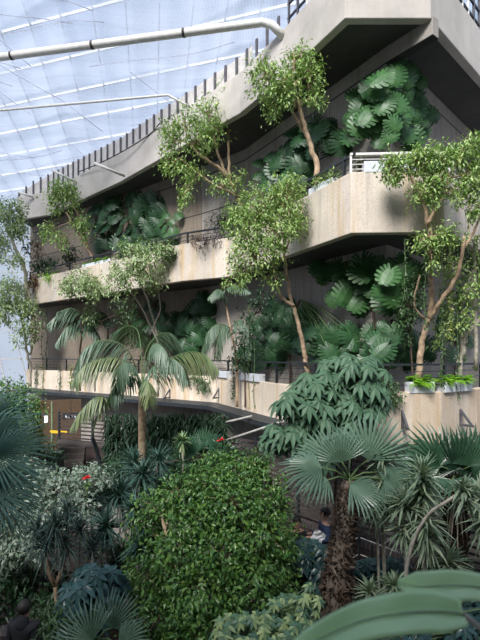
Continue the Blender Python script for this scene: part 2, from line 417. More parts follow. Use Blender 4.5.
def ray_poly(px, poly):
    k = (px-240)/F; best = None
    for (x0, y0), (x1, y1) in zip(poly[:-1], poly[1:]):
        den = (x1-x0)-k*(y1-y0)
        if abs(den) < 1e-6: continue
        t = (k*y0-x0)/den
        if -1e-6 <= t <= 1+1e-6:
            y = y0+t*(y1-y0)
            if best is None or y < best: best = y
    return best if best else (poly[0][1] if px < 240 else poly[-1][1])
def wallY(px, off=0.0): return ray_poly(px, WALL)-off
def offset(poly, d):
    """shift polyline to the building side (positive) by d"""
    out = []
    for i, p in enumerate(poly):
        ns = []
        for a, b in ((i-1, i), (i, i+1)):
            if a < 0 or b >= len(poly): continue
            dx, dy = poly[b][0]-poly[a][0], poly[b][1]-poly[a][1]; l = math.hypot(dx, dy)
            ns.append((-dy/l, dx/l))
        nx = sum(n[0] for n in ns); ny = sum(n[1] for n in ns); l = math.hypot(nx, ny)
        nx, ny = nx/l, ny/l; c = nx*ns[0][0]+ny*ns[0][1]
        out.append((p[0]+nx*d/max(c, 0.5), p[1]+ny*d/max(c, 0.5)))
    return out

def ribbon(poly, z0, z1, th, name, mat, z0in=None):
    """wall following a plan polyline, th thick towards the building"""
    inn = offset(poly, th); n = len(poly); vs = []; fs = []
    zi = z0 if z0in is None else z0in
    for (a, b) in zip(poly, inn):
        vs += [(a[0], a[1], z0), (a[0], a[1], z1), (b[0], b[1], z1), (b[0], b[1], zi)]
    for i in range(n-1):
        for j in range(4):
            k = (j+1) % 4
            fs.append((i*4+j, (i+1)*4+j, (i+1)*4+k, i*4+k))
    fs += [(0, 1, 2, 3), tuple((n-1)*4+j for j in (3, 2, 1, 0))]
    o = mesh_obj(name, vs, fs, mat)
    bv = o.modifiers.new('bevel', 'BEVEL'); bv.width = 0.02; bv.segments = 2; bv.limit_method = 'ANGLE'
    return tag(o, kind='structure')
def slab(poly, wall, z0, z1, name, mat):
    """floor slab between outer polyline and wall polyline"""
    ring = list(poly)+list(reversed(wall)); n = len(ring)
    vs = [(x, y, z0) for x, y in ring]+[(x, y, z1) for x, y in ring]
    fs = [tuple(range(n))[::-1], tuple(range(n, 2*n))]+[(i, (i+1) % n, n+(i+1) % n, n+i) for i in range(n)]
    o = mesh_obj(name, vs, fs, mat); return tag(o, kind='structure')
backw = offset(WALL, 0.15)
for nm, poly, z, mt in (('trim_1', PARA, ZA, M['peach']), ('trim_2', PARB, ZB, M['parapet']), ('trim_3', PARC, ZC, M['top'])):
    ribbon(poly, z[0], z[1], 0.22, nm, mt)
FA, FB, FC = ZA[0]+0.30, ZB[0]+0.30, ZC[0]+0.30
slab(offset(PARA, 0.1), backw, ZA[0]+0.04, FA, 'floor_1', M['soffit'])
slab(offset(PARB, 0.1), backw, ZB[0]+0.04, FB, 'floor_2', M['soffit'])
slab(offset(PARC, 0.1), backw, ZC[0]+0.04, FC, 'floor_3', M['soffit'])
# inner wall, in the two tones the place has
ribbon(WALL[1:], ZA[0]-0.0, ZC[0]+0.06, 0.3, 'wall_right', M['wall'])
ribbon(WALL[:2], ZA[0]-0.0, ZC[0]+0.06, 0.3, 'wall_left', M['walltan'])
ribbon(offset(WALL, -0.0), -0.05, ZA[0]+0.05, 0.3, 'wall_rear', M['wall'])
# upper-storey wall standing behind the top screen, hidden from the garden
# downstand beam running from the wall's corner to the top parapet's corner
ribbon([(3.70, 11.78), (4.47, 10.72)], CZ+7.43, ZC[0]+0.1, 0.26, 'trim_4', M['wall'])
# soil strips in the balcony planters
for nm, poly, zf in (('trim_5', PARA, FA), ('trim_6', PARB, FB)):
    inn = offset(poly, 0.23)
    slab(inn, offset(inn, 0.65), zf-0.01, zf+0.55, nm, M['soil'])

# ------------------------------------------------------------------ railings
def walk(poly, step, start=0.0):
    out = []; acc = start
    for a, b in zip(poly[:-1], poly[1:]):
        l = math.hypot(b[0]-a[0], b[1]-a[1])
        while acc < l:
            t = acc/l; out.append((a[0]+(b[0]-a[0])*t, a[1]+(b[1]-a[1])*t, math.atan2(b[1]-a[1], b[0]-a[0]))); acc += step
        acc -= l
    return out
def railing(poly, ztop, h, label, group, step, mat=M['railmetal'], nthin=2, w=0.07):
    line = offset(poly, 0.12)
    root = empty('balcony_railing', (line[0][0], line[0][1], ztop)); tag(root, label, 'railing', group)
    org = root.location
    for a, b in zip(line[:-1], line[1:]):
        m = MB(org); m.beam((*a, ztop+h), (*b, ztop+h), w, 0.05); m.build('handrail', mat, root)
    for k in range(nthin):
        z = ztop+h*(k+1)/(nthin+1); m = MB(org)
        for a, b in zip(line[:-1], line[1:]): m.beam((*a, z), (*b, z), 0.016, 0.016)
        m.build('wire_rail', mat, root)
    for x, y, a in walk(line, step, 0.02):
        m = MB(org); m.box((x, y, ztop+h/2), (0.045, 0.07, h), a); m.build('post', mat, root)
    return root
railing(PARA, ZA[1], 0.62, 'dark metal railing along the lowest balcony parapet', None, 1.9, nthin=3)
railing(PARB[:4], ZB[1], 0.42, 'dark metal railing on the left run of the middle balcony', None, 2.15, nthin=2)
railing([(-0.43, 16.4), (2.52, 10.5)], ZB[1], 0.44, 'dark railing sloping up beside the pale troughs of the middle balcony', None, 1.55)
railing(PARB[4:], ZB[1], 0.44, 'pale topped railing at the right corner of the middle balcony', None, 1.3, M['greymetal'], 3, 0.1)

# top screen: pale upright boards with dark gaps
line = offset(PARC[:6], 0.1)
scr = empty('screen_fence', (line[0][0], line[0][1], ZC[1])); tag(scr, 'pale vertical board screen with dark posts along the top parapet', 'fence')
def fh(x):
    return float(np.interp(x, [-12.9, -11.6, -10.6, -5.4, 2.0], [0.25, 0.85, 1.0, 0.72, 0.56]))
for i, (a, b) in enumerate(zip(line[:-1], line[1:])):
    if i > 3: break
    if i == 3:
        b = (a[0]+(b[0]-a[0])*0.25, a[1]+(b[1]-a[1])*0.25)
    dx, dy = b[0]-a[0], b[1]-a[1]; l = math.hypot(dx, dy); nx_, ny_ = -dy/l*0.03, dx/l*0.03
    m = MB(scr.location); z = ZC[1]+0.02; za, zb_ = ZC[1]+fh(a[0])-0.02, ZC[1]+fh(b[0])-0.02
    m.add([(a[0], a[1], z), (b[0], b[1], z), (b[0], b[1], zb_), (a[0], a[1], za), (a[0]+nx_, a[1]+ny_, z), (b[0]+nx_, b[1]+ny_, z), (b[0]+nx_, b[1]+ny_, zb_), (a[0]+nx_, a[1]+ny_, za)],
          [(0, 1, 2, 3), (7, 6, 5, 4), (0, 4, 5, 1), (1, 5, 6, 2), (2, 6, 7, 3), (3, 7, 4, 0)])
    m.build('panel', M['slatmetal'], scr)
for x, y, a in walk(line, 0.56, 0.1):
    if x > 1.35: break
    dx, dy = math.sin(a)*0.035, -math.cos(a)*0.035; h = fh(x)
    m = MB(scr.location); m.box((x+dx, y+dy, ZC[1]+h/2), (0.09, 0.05, h), a); m.build('post', M['gap'], scr)
# steel railings on the top parapet, near the corner and to the right
for poly, lab in (([(1.25, 12.85), (2.43, 10.7), (4.42, 10.7)], 'grey steel railing with struts on top parapet above the round roof pipe'), (PARC[6:], 'grey barred railing on top parapet at the upper right corner')):
    ln = offset(poly, 0.1); r = empty('steel_railing', (*ln[0], ZC[1])); tag(r, lab, 'railing')
    for a, b in zip(ln[:-1], ln[1:]):
        for h in (0.25, 0.65, 1.05):
            m = MB(r.location); m.beam((*a, ZC[1]+h), (*b, ZC[1]+h), 0.05, 0.05); m.build('rail', M['railmetal'] if h < 1 else M['greymetal'], r)
    for x, y, a in walk(ln, 0.42, 0.05):
        m = MB(r.location); m.box((x, y, ZC[1]+0.52), (0.045, 0.06, 1.06), a); m.build('post', M['gap'] if random.random() < 0.6 else M['greymetal'], r)

# ------------------------------------------------------------------ roof: glass, bars, netting, pipes
RZ0, RZ1 = CZ+15.4, CZ+12.2
def roofz(x, y): return RZ0+(RZ1-RZ0)*(y-6)/(37.0-6)
X0, X1, Y0, Y1 = -26.0, 9.0, -7.5, 37.0
vs = [(X0, Y0, roofz(0, Y0)), (X1, Y0, roofz(0, Y0)), (X1, Y1, roofz(0, Y1)), (X0, Y1, roofz(0, Y1))]
rf = empty('ceiling', (0, 0, 0)); tag(rf, kind='structure')
mesh_obj('pane', vs, [(0, 1, 2, 3)], M['glass'], rf)
barm = MB(); sl = 0.13
ca, sa = math.cos(math.radians(-16)), math.sin(math.radians(-16))
def clipbar(p, d, w, h):
    t0, t1 = -60.0, 60.0
    for a0, dd, lo, hi in ((p[0], d[0], X0, X1), (p[1], d[1], Y0, Y1)):
        if abs(dd) < 1e-6: continue
        u, v = (lo-a0)/dd, (hi-a0)/dd
        t0, t1 = max(t0, min(u, v)), min(t1, max(u, v))
    if t1-t0 > 0.5:
        a = (p[0]+d[0]*t0, p[1]+d[1]*t0); b = (p[0]+d[0]*t1, p[1]+d[1]*t1)
        barm.beam((*a, roofz(*a)-0.05), (*b, roofz(*b)-0.05), w, h)
for k in range(-14, 15): clipbar((-8-sa*k*2.05, 15+ca*k*2.05), (ca, sa), 0.06, 0.12)
for k in range(-18, 19): clipbar((-8+ca*k*1.5, 15+sa*k*1.5), (-sa*0.6-0.35, ca), 0.045, 0.08)
barm.build('glazing_bars', M['greymetal'], rf)
# netting hung below the glass, sagging in folds
nx, ny = 70, 90; vv = []; uv = []
for j in range(ny+1):
    for i in range(nx+1):
        x = X0+(X1-X0)*i/nx; y = 14+(Y1-14.3)*j/ny
        z = roofz(x, y)-0.75-0.30*abs(math.sin(x*0.42+y*0.16))-0.10*math.sin(x*0.8-y*0.5)
        vv.append((x, y, z)); uv.append((x, y))
ff = [(j*(nx+1)+i, j*(nx+1)+i+1, (j+1)*(nx+1)+i+1, (j+1)*(nx+1)+i) for j in range(ny) for i in range(nx)]
o = mesh_obj('shade_netting', vv, ff, M['net'], None, True, uv)
tag(o, 'white mesh netting slung beneath the glass roof', 'netting')
net = o
for k in range(30):
    x = random.uniform(-22, 3); y = random.uniform(16, 34); an = random.choice((0.25, 0.5, 0.8, 1.1, -0.2))+random.uniform(-0.15, 0.15); L = random.uniform(3, 8)
    q = [(x+math.cos(an)*L*t, min(36.4, y+math.sin(an)*L*t)) for t in np.linspace(-0.5, 0.5, 7)]
    q = [Vector((min(8.5, max(-25.5, a)), max(14.2, b), 0)) for a, b in q]
    for p in q: p.z = roofz(p.x, p.y)-0.75-0.30*abs(math.sin(p.x*0.42+p.y*0.16))-0.10*math.sin(p.x*0.8-p.y*0.5)-0.03
    m = MB(); m.tube(q, 0.018, 5); m.build('seam_cord', M['cord'], net, True)

def pipe(pts, r, label, name='roof_pipe', joints=(), mat=M['greymetal'], group=None):
    w = [Vector(p) for p in pts]; root = empty(name, w[-1]); tag(root, label, 'pipe', group)
    m = MB(w[-1]); m.tube(w, r, 14); m.build('tube', mat, root, True)
    for t in joints:
        a = w[0].lerp(w[1], t); d = (w[1]-w[0]).normalized()
        m = MB(w[-1]); m.tube([a-d*0.035, a+d*0.035], r*1.10, 14); m.build('clamp', M['cable'], root, True)
    return root
pipe([P(-40, 62.5, 14.9), P(262, 22.5, 13.1), P(272, 25, 13.0), P(284, 37, 13.0)], 0.115, 'thick pale round pipe crossing under the roof to the top parapet', joints=(0.19, 0.47, 0.765))
pipe([P(-40, 114, 18.4), P(168, 95, 17.3), P(192, 108, 16.95)], 0.045, 'thin pale roof pipe running below the thick one')
grp = 'short pale struts bracing the top screen'
for (a, b, lab) in (((94, 163, 19.6), (125, 176, 20.1), 'short pale strut on the top screen, middle of the three'),
                    ((52, 170, 23.4), (76, 182, 23.5), 'short pale strut leaning on the top screen, left of the middle one'),
                    ((18, 192, 25.9), (33, 197, 26.1), 'short pale strut at the far left end of the top screen')):
    pipe([P(*a), P(*b)], 0.06, lab, 'strut', group=grp)
# cable draped along the top parapet
cb = MB(P(60, 190, 24)); pts = catmull([P(78, 172, 23.2), P(100, 163, 21.6), P(125, 150, 20.0), P(150, 134, 18.9), P(160, 123, 18.2)], 6)
cb.tube(pts, 0.025, 5); tag(cb.build('cable', M['cable']), 'thin black cable sagging along the top parapet', 'cable')

# left end glazing
lg = empty('window_1', (-20, 36, 0)); tag(lg, kind='structure')
mesh_obj('pane', [(-26-(-20), 0.9, 0), (-9+20, 0.9, 0), (-9+20, 0.9, 17.2), (-26+20, 0.9, 17.2)], [(0, 1, 2, 3)], M['glass'], lg)
m = MB((-20, 36, 0))
for k in range(9): m.beam((-26+k*2.0, 36.8, 0), (-26+k*1.0, 36.8, 17.2), 0.08, 0.08)
for k in range(8): m.beam((-26, 36.8, 0.3+k*2.3), (-9, 36.8, 0.3+k*2.3), 0.08, 0.09)
m.build('window_frame', M['greymetal'], lg)
lg = empty('window_2', (-26, 0, 0)); tag(lg, kind='structure')
mesh_obj('pane', [(0, 10, 0), (0, 37, 0), (0, 37, 17.2), (0, 10, 19)], [(0, 1, 2, 3)], M['glass'], lg)
m = MB((-26, 0, 0))
for k in range(18): m.beam((-26, 10+k*1.5, 0), (-26, 10+k*1.5, 17.5), 0.08, 0.08)
for k in range(9): m.beam((-26, 10, 0.3+k*2), (-26, 37, 0.3+k*2), 0.08, 0.09)
m.build('window_frame', M['greymetal'], lg)

# ------------------------------------------------------------------ the canopy below the lowest balcony
cl = offset(PARA[:4], -0.32)
cn = empty('glazed_canopy', (*cl[0], ZA[0])); tag(cn, 'dark edged lean-to canopy hung below the lowest parapet', 'canopy')
org = cn.location
for a, b, c, d in zip(cl[:-1], cl[1:], PARA[:3], PARA[1:4]):
    m = MB(org); m.beam((*a, ZA[0]-0.02), (*b, ZA[0]-0.02), 0.09, 0.15); m.build('gutter', M['railmetal'], cn)
    m = MB(org); m.add([(*a, ZA[0]+0.04), (*b, ZA[0]+0.04), (*d, ZA[0]+0.16), (*c, ZA[0]+0.16), (*a, ZA[0]+0.01), (*b, ZA[0]+0.01), (*d, ZA[0]+0.13), (*c, ZA[0]+0.13)],
        [(0, 1, 2, 3), (7, 6, 5, 4), (0, 4, 5, 1), (1, 5, 6, 2), (2, 6, 7, 3), (3, 7, 4, 0)]); m.build('cover_sheet', M['railmetal'], cn)
    m = MB(org); m.beam((*c, ZA[0]-0.08), (*d, ZA[0]-0.08), 0.12, 0.14); m.build('back_beam', M['gap'], cn)
for x, y, a in walk(cl, 1.6, 0.4):
    nx_, ny_ = -math.sin(a), math.cos(a)
    m = MB(org); m.beam((x, y, ZA[0]-0.02), (x+nx_*2.0, y+ny_*2.0, ZA[0]-0.02), 0.05, 0.09); m.build('rafter', M['gap'], cn)
def bracket(px, pary, poly=PARA, label='', flip=1):
    Y = ray_poly(px, poly); c = P(px, pary, Y); root = empty('wall_bracket', c); tag(root, label, 'bracket', 'dark steel brackets on the lowest parapet')
    n = Vector((-0.62, -0.78, 0)) if px < 400 else Vector((0.5, -0.85, 0))
    if 330 < px < 420: n = Vector((0.05, -1, 0))
    m = MB(c); s = 0.30
    m.beam(c+Vector((0, 0, s)), c+Vector((0, 0, -s*0.3)), 0.07, 0.05); m.build('back_plate', M['gap'], root)
    m = MB(c); m.beam(c+Vector((0, 0, s)), c+n*0.32+Vector((0, 0, -s*0.2)), 0.05, 0.05)
    m.beam(c+Vector((0, 0, -s*0.2)), c+n*0.36+Vector((0, 0, -s*0.2)), 0.05, 0.05); m.build('arm', M['gap'], root)
bracket(170, 396, label='dark steel bracket beside the tall feather palm crown')
bracket(219, 396, label='dark steel bracket right of the parapet fold')
bracket(79, 386, label='dark steel bracket on the far left of the lowest parapet')
bracket(402, 424, label='short dark bracket under the lime fern troughs')
bracket(460, 422, label='angled dark bracket at the right end of the parapet')
grp = 'pale poles reaching out from the canopy'; PM = plain('grey_pole_paint', (0.34, 0.33, 0.31))
pipe([P(185, 432, 15.2), P(252, 416, 14.2)], 0.035, 'upper pale pole leaning below the canopy', 'pole', mat=PM, group=grp)
pipe([P(212, 445, 14.4), P(284, 421, 12.9)], 0.035, 'lower pale pole leaning below the canopy', 'pole', mat=PM, group=grp)

# ------------------------------------------------------------------ garden floor and walls
m = MB(); m.box((-4, 15, -0.1), (46, 48, 0.2)); tag(m.build('floor', M['soil']), kind='structure')
m = MB(); pth = [(-9.0, 17.6), (-4.5, 15.8), (-1.0, 13.6), (1.6, 11.2), (3.6, 8.2), (5.0, 5.0), (3.2, 4.4), (1.9, 7.2), (0.2, 10.0), (-2.2, 12.4), (-6, 14.5), (-10, 15.6)]
m.add([(x, y, 0.03) for x, y in pth]+[(x, y, -0.02) for x, y in pth], [tuple(range(12))[::-1], tuple(range(12, 24))]+[(i, (i+1) % 12, 12+(i+1) % 12, 12+i) for i in range(12)])
tag(m.build('path', M['paving']), kind='structure')

def brickrun(poly, z0, z1, th, name, cope=0.16, label=None):
    root = empty(name, (*poly[0], z0))
    if label: tag(root, label, 'wall')
    else: tag(root, kind='structure')
    for a, b in zip(poly[:-1], poly[1:]):
        a = Vector((*a, 0)); b = Vector((*b, 0)); d = (b-a); L = d.length; d.normalize(); n = Vector((-d.y, d.x, 0))
        for nm, za, zb, w, mt in (('brickwork', z0, z1-cope, th, M['brick']), ('coping', z1-cope, z1, th+0.05, M['coping'])):
            vs = []; uvs = []; fs = []
            def face(ps, us):
                k = len(vs); vs.extend([p-Vector(root.location) for p in ps]); uvs.extend(us); fs.append((k, k+1, k+2, k+3))
            A = a-n*w/2; B = b-n*w/2; C = b+n*w/2; D = a+n*w/2
            za_ = Vector((0, 0, za)); zb_ = Vector((0, 0, zb))
            face([A+za_, B+za_, B+zb_, A+zb_], [(0, za), (L, za), (L, zb), (0, zb)])
            face([C+za_, D+za_, D+zb_, C+zb_], [(L, za), (0, za), (0, zb), (L, zb)])
            face([A+zb_, B+zb_, C+zb_, D+zb_], [(0, 0), (L, 0), (L, w), (0, w)])
            face([B+za_, C+za_, C+zb_, B+zb_], [(0, za), (w, za), (w, zb), (0, zb)])
            face([D+za_, A+za_, A+zb_, D+zb_], [(0, za), (w, za), (w, zb), (0, zb)])
            mesh_obj(nm, vs, fs, mt, root, False, uvs)
    return root
FEN = [(-7.2, 18.4), (-3.4, 16.7), (0.4, 14.4), (2.6, 12.0), (5.0, 9.6), (7.6, 7.6)]
FENL = [(-7.2, 18.4), (-3.4, 16.7), (-0.9, 15.25)]; FENR = [(-0.9, 15.25), (0.4, 14.4), (2.6, 12.0), (5.0, 9.6), (7.6, 7.6)]
brickrun(FENL, 0, 1.85, 0.24, 'wall_terrace')
brickrun(FENR, 0, 0.62, 0.24, 'wall_garden')
# slatted screen on the brick wall
for FE, zb, nk, lab in ((FENL, 1.85, 7, 'low dark slatted railing on the raised brick wall left of the tall palm trunk'), (FENR, 0.62, 13, 'tall dark brown horizontal slat screen behind the central fan palm')):
    sf = empty('slatted_screen', (*FE[0], zb)); tag(sf, lab, 'screen')
    for a, b in zip(FE[:-1], FE[1:]):
        m = MB(sf.location)
        for k in range(nk): m.beam((*a, zb+0.1+k*0.15), (*b, zb+0.1+k*0.15), 0.05, 0.055)
        m.build('slat_panel', M['slat'], sf)
    for x, y, a in walk(FE, 1.7, 0.0):
        m = MB(sf.location); hh = nk*0.155; m.box((x, y, zb+hh/2), (0.07, 0.08, hh), a); m.build('post', M['railmetal'], sf)

# left: brick steps, bin, tan panel with door, yellow lamp strip
brickrun([(-9.6, 19.8), (-7.45, 18.5)], 0, 1.15, 0.24, 'wall_stair')
st = empty('brick_steps', (-6.0, 15.6, 0)); tag(st, 'red brick steps climbing beside the dark blue cabinet', 'steps')
for k in range(10):
    m = MB(st.location); m.box((-5.75-k*0.045, 15.0+k*0.22, (k+1)*0.09), (0.9, 0.24, (k+1)*0.18), 0.2); m.build('step', M['brick'], st)
bn = empty('storage_cabinet', (P(53, 460, 15.4).x, 15.4, 0)); tag(bn, 'dark blue grey cabinet left of the brick steps', 'cabinet')
m = MB((0, 0, 0)); m.box((0, 0, 0.95), (0.55, 0.5, 1.9)); m.build('cabinet_body', M['bin'], bn)
m = MB((0, 0, 0)); m.box((0, 0, 1.94), (0.60, 0.55, 0.08)); m.build('lid', M['railmetal'], bn)
m = MB((0, 0, 0)); m.box((0, -0.26, 1.0), (0.48, 0.03, 1.6)); m.build('door', M['bin'], bn)
pn = empty('door_1', (P(62, 420, 21.5).x, 21.5, 0)); tag(pn, kind='structure')
m = MB(); m.box((-0.2, 0.1, 1.45), (2.0, 0.12, 3.3), 0.45); m.build('door_panel', M['tanpanel'], pn)
m = MB(); m.box((-0.45, -0.08, 1.45), (0.06, 0.05, 3.2), 0.45); m.build('door_frame', M['midrib'], pn)
lp = MB(P(62, 431, 19)); lp.beam(P(51, 431.5, 19.6), P(66, 432.5, 18.9), 0.10, 0.10); tag(lp.build('light_strip', M['lampyellow']), 'glowing yellow light strip above the brick steps', 'lamp')
lw = empty('wall_lantern', P(46, 419, 19)); tag(lw, 'small white lit lantern in the dark passage at left', 'lamp')
m = MB(); m.tube([(0, 0, -0.14), (0, 0, 0.14)], 0.07, 10); m.build('globe', M['lampwhite'], lw)
m = MB(); m.tube([(0, 0, 0.14), (0, 0, 0.20)], 0.09, 10); m.tube([(0, 0, 0.2), (0, 0.0, 1.0)], 0.015, 6); m.build('fitting', M['railmetal'], lw)
sg = empty('hanging_sign', P(71, 416, 18.3)); tag(sg, 'dark hanging board with four white marks by the steps', 'sign')
m = MB(); m.box((0, 0, 0), (0.60, 0.05, 0.26), 0.2); m.build('board', M['railmetal'], sg)
for k in range(4):
    m = MB(); m.box((-0.17+k*0.11, -0.05+k*0.02, -0.02), (0.06, 0.02, 0.12), 0.2); m.build('mark', M['white'], sg)

m = MB(); m.tube([(0, 0, 0.0), (0, 0, 1.25)], 0.012, 5); m.build('hanger', M['railmetal'], sg)
# lower-left brick planters and bench wall
brickrun([(-4.6, 7.3), (-2.3, 8.6)], 0, 0.62, 0.3, 'wall_planter')
brickrun([(-3.4, 6.2), (-1.6, 7.5)], 0, 0.45, 0.35, 'wall_bench')

# white stair handrails right of the palm
hr = empty('wire_handrail', (P(355, 600, 8.6).x, 8.6, 0)); tag(hr, 'pale wire handrail on dark posts behind the hairy trunk', 'railing')
for px in (359, 372):
    a = P(px, 535+(px-359)*0.8, 9.0); m = MB(hr.location); m.beam((a.x, a.y, 0), a, 0.04, 0.04); m.build('post', M['railmetal'], hr)
for dy in (0, 17):
    m = MB(hr.location); m.tube([P(340, 548+dy, 9.0), P(359, 537+dy, 9.0), P(400, 553+dy, 8.7)], 0.011, 6); m.build('wire', M['greymetal'], hr)

# the walkway the photograph is taken from, plus an unseen wall added for shade
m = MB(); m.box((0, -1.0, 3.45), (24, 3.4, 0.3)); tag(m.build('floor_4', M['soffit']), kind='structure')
m = MB(); m.box((0, 0.62, 3.98), (24, 0.5, 0.9)); tag(m.build('wall_front', M['parapet']), kind='structure')
m = MB(); m.box((-2, -7.5, 10.0), (50, 0.5, 20.0)); tag(m.build('shade_wall', M['soffit']), kind='structure')  # added out of view, height set to keep sun off the lower garden

# ------------------------------------------------------------------ monstera
def monstera_mesh(name, mat, droop=0.25, nf=8, seed=0):
    rg = random.Random(seed); vs = []; fs = []
    def R(th): return 0.40+0.42*((1+math.cos(th))/2)**1.6
    mids = [(-0.0+0.74*(i/nf)**0.9) for i in range(nf+1)]
    def Z(x, y): return -droop*(x*x)*0.9-0.35*abs(y)**1.6+0.02
    ths = [math.radians(160-155*(i/nf)**0.95) for i in range(nf+1)]
    for sgn in (1, -1):
        for i in range(nf):
            a0 = (mids[i], 0); a1 = (mids[i+1], 0)
            o = [(R(ths[k])*math.cos(ths[k]), sgn*R(ths[k])*math.sin(ths[k])) for k in (i, i+1)]
            g = rg.uniform(0.14, 0.27)
            def lp(p, q, t): return (p[0]+(q[0]-p[0])*t, p[1]+(q[1]-p[1])*t)
            m0 = lp(a0, o[0], 0.44); m1 = lp(a1, o[1], 0.44)
            e0 = lp(lp(a0, o[0], 0.97), lp(a1, o[1], 0.97), g); e1 = lp(lp(a0, o[0], 0.97), lp(a1, o[1], 0.97), 1-g)
            tip = lp(lp(a0, o[0], 1.06), lp(a1, o[1], 1.06), 0.6)
            k = len(vs)
            for p in (a0, a1, m1, m0, e1, e0, tip): vs.append((p[0], p[1], Z(*p)))
            f1 = [(k, k+1, k+2, k+3), (k+3, k+2, k+4, k+5), (k+5, k+4, k+6)]
            fs += [f[::-1] if sgn < 0 else f for f in f1]
    me = bpy.data.meshes.new(name); me.from_pydata(vs, [], fs); me.update(); me.materials.append(mat)
    return me
MON = {k: [monstera_mesh('monstera_leaf', M[k], 0.15+0.15*i, 7+i, i) for i in range(3)] for k in ('monstera', 'monsteradark')}
def basis(pos, xdir, zdir, s):
    x = Vector(xdir).normalized(); y = Vector(zdir).cross(x).normalized(); z = x.cross(y)
    return Matrix(((x.x*s, y.x*s, z.x*s, pos[0]), (x.y*s, y.y*s, z.y*s, pos[1]), (x.z*s, y.z*s, z.z*s, pos[2]), (0, 0, 0, 1)))
def monstera(label, areas, key, stem, size=0.75, wall_n=(-0.8, -0.6, 0), spread=0.5, floor=None, name='monstera_plant'):
    """areas: (px,py,rx,ry,Yoff,count); stem: list of (px,py)"""
    b = P(stem[0][0], stem[0][1], wallY(stem[0][0], 0.45)); zf = floor if floor is not None else b.z
    root = empty(name, (b.x, b.y, zf)); tag(root, label, 'plant')
    sp = [P(x, y, wallY(x, 0.22)) for x, y in stem]
    if floor is not None: sp = [Vector((sp[0].x, sp[0].y, zf))]+sp
    m = MB(root.location); sps = catmull(sp, 5); m.tube(sps, 0.035, 6); m.build('stem', M['barkdark'], root, True)
    pet = MB(root.location)
    for (px, py, rx, ry, off, cnt) in areas:
        cnt = max(3, int(cnt*1.15))
        for i in range(cnt):
            # jittered spiral keeps leaves spread
            t = (i+0.5)/cnt; a = i*2.39996; r = math.sqrt(t)
            x = px+rx*r*math.cos(a)+random.uniform(-2, 2); y = py+ry*r*math.sin(a)+random.uniform(-2, 2)
            Y = wallY(x, 0.12+(off+spread)*random.random()*(1.25-0.7*r)); p = P(x, y, Y)
            lat = math.cos(a)*0.55+random.uniform(-0.25, 0.25)
            xd = Vector((lat*1.1, -0.15+random.uniform(-0.15, 0.15), -0.8+random.uniform(-0.1, 0.5)))
            nd = Vector((wall_n[0]*0.4+random.uniform(-0.6, 0.5), wall_n[1]-0.25, 0.30+random.uniform(-0.25, 0.5)))
            s = size*0.68*random.uniform(0.65, 1.2)
            o = bpy.data.objects.new('leaf', random.choice(MON[key])); col.objects.link(o); o.parent = root
            M4 = basis(p-root.location, xd, nd, s); o.matrix_local = M4
            near = min(sps, key=lambda q: (q-p).length)
            pet.tube([near, near.lerp(p, 0.5)+Vector((0, -0.03, 0.10)), p], [0.014, 0.011, 0.009], 4, False)
    tag(pet.build('petioles', M['stemgreen'], root), kind='stuff')
    return root
wl = (-0.85, -0.53, 0); wr = (0.7, -0.7, 0)
monstera('lush monstera climbing the concrete corner under the top beam', [(400, 82, 22, 24, 0.35, 16), (382, 112, 32, 26, 0.5, 20), (415, 118, 14, 18, 0.4, 7)], 'monstera', [(388, 168), (390, 120), (396, 70)], 0.80, (-0.2, -1, 0), 0.5, FB)
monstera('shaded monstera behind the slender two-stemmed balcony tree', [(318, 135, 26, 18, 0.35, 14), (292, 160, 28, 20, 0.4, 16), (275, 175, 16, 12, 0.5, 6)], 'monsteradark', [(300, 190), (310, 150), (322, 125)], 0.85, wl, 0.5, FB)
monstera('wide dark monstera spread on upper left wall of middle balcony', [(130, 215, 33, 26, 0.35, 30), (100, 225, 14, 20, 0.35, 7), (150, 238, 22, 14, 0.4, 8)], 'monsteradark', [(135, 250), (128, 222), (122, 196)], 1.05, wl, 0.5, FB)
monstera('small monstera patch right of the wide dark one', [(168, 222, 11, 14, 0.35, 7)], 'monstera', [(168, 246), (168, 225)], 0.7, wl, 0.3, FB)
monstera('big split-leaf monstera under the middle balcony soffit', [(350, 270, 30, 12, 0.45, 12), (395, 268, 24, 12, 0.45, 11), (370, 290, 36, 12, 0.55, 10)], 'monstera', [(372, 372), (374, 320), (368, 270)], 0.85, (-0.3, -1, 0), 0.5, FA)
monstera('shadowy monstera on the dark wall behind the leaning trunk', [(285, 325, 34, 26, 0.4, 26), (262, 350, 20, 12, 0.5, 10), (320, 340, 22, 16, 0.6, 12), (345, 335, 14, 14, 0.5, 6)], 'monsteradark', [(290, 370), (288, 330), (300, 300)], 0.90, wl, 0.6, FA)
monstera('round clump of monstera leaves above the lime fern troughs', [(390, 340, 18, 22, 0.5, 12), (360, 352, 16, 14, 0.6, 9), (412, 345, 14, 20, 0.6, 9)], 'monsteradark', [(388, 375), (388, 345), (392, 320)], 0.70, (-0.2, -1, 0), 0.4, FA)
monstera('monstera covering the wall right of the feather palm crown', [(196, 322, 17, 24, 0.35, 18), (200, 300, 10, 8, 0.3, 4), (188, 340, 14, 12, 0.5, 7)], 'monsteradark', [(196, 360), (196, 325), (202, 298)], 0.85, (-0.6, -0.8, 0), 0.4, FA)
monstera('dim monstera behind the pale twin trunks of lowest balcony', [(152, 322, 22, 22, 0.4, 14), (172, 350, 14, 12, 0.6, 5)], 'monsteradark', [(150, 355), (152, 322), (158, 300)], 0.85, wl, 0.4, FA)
monstera('far right monstera hidden among hanging vines', [(455, 330, 18, 28, 0.4, 12)], 'monsteradark', [(455, 370), (456, 330)], 0.7, wr, 0.4, FA)

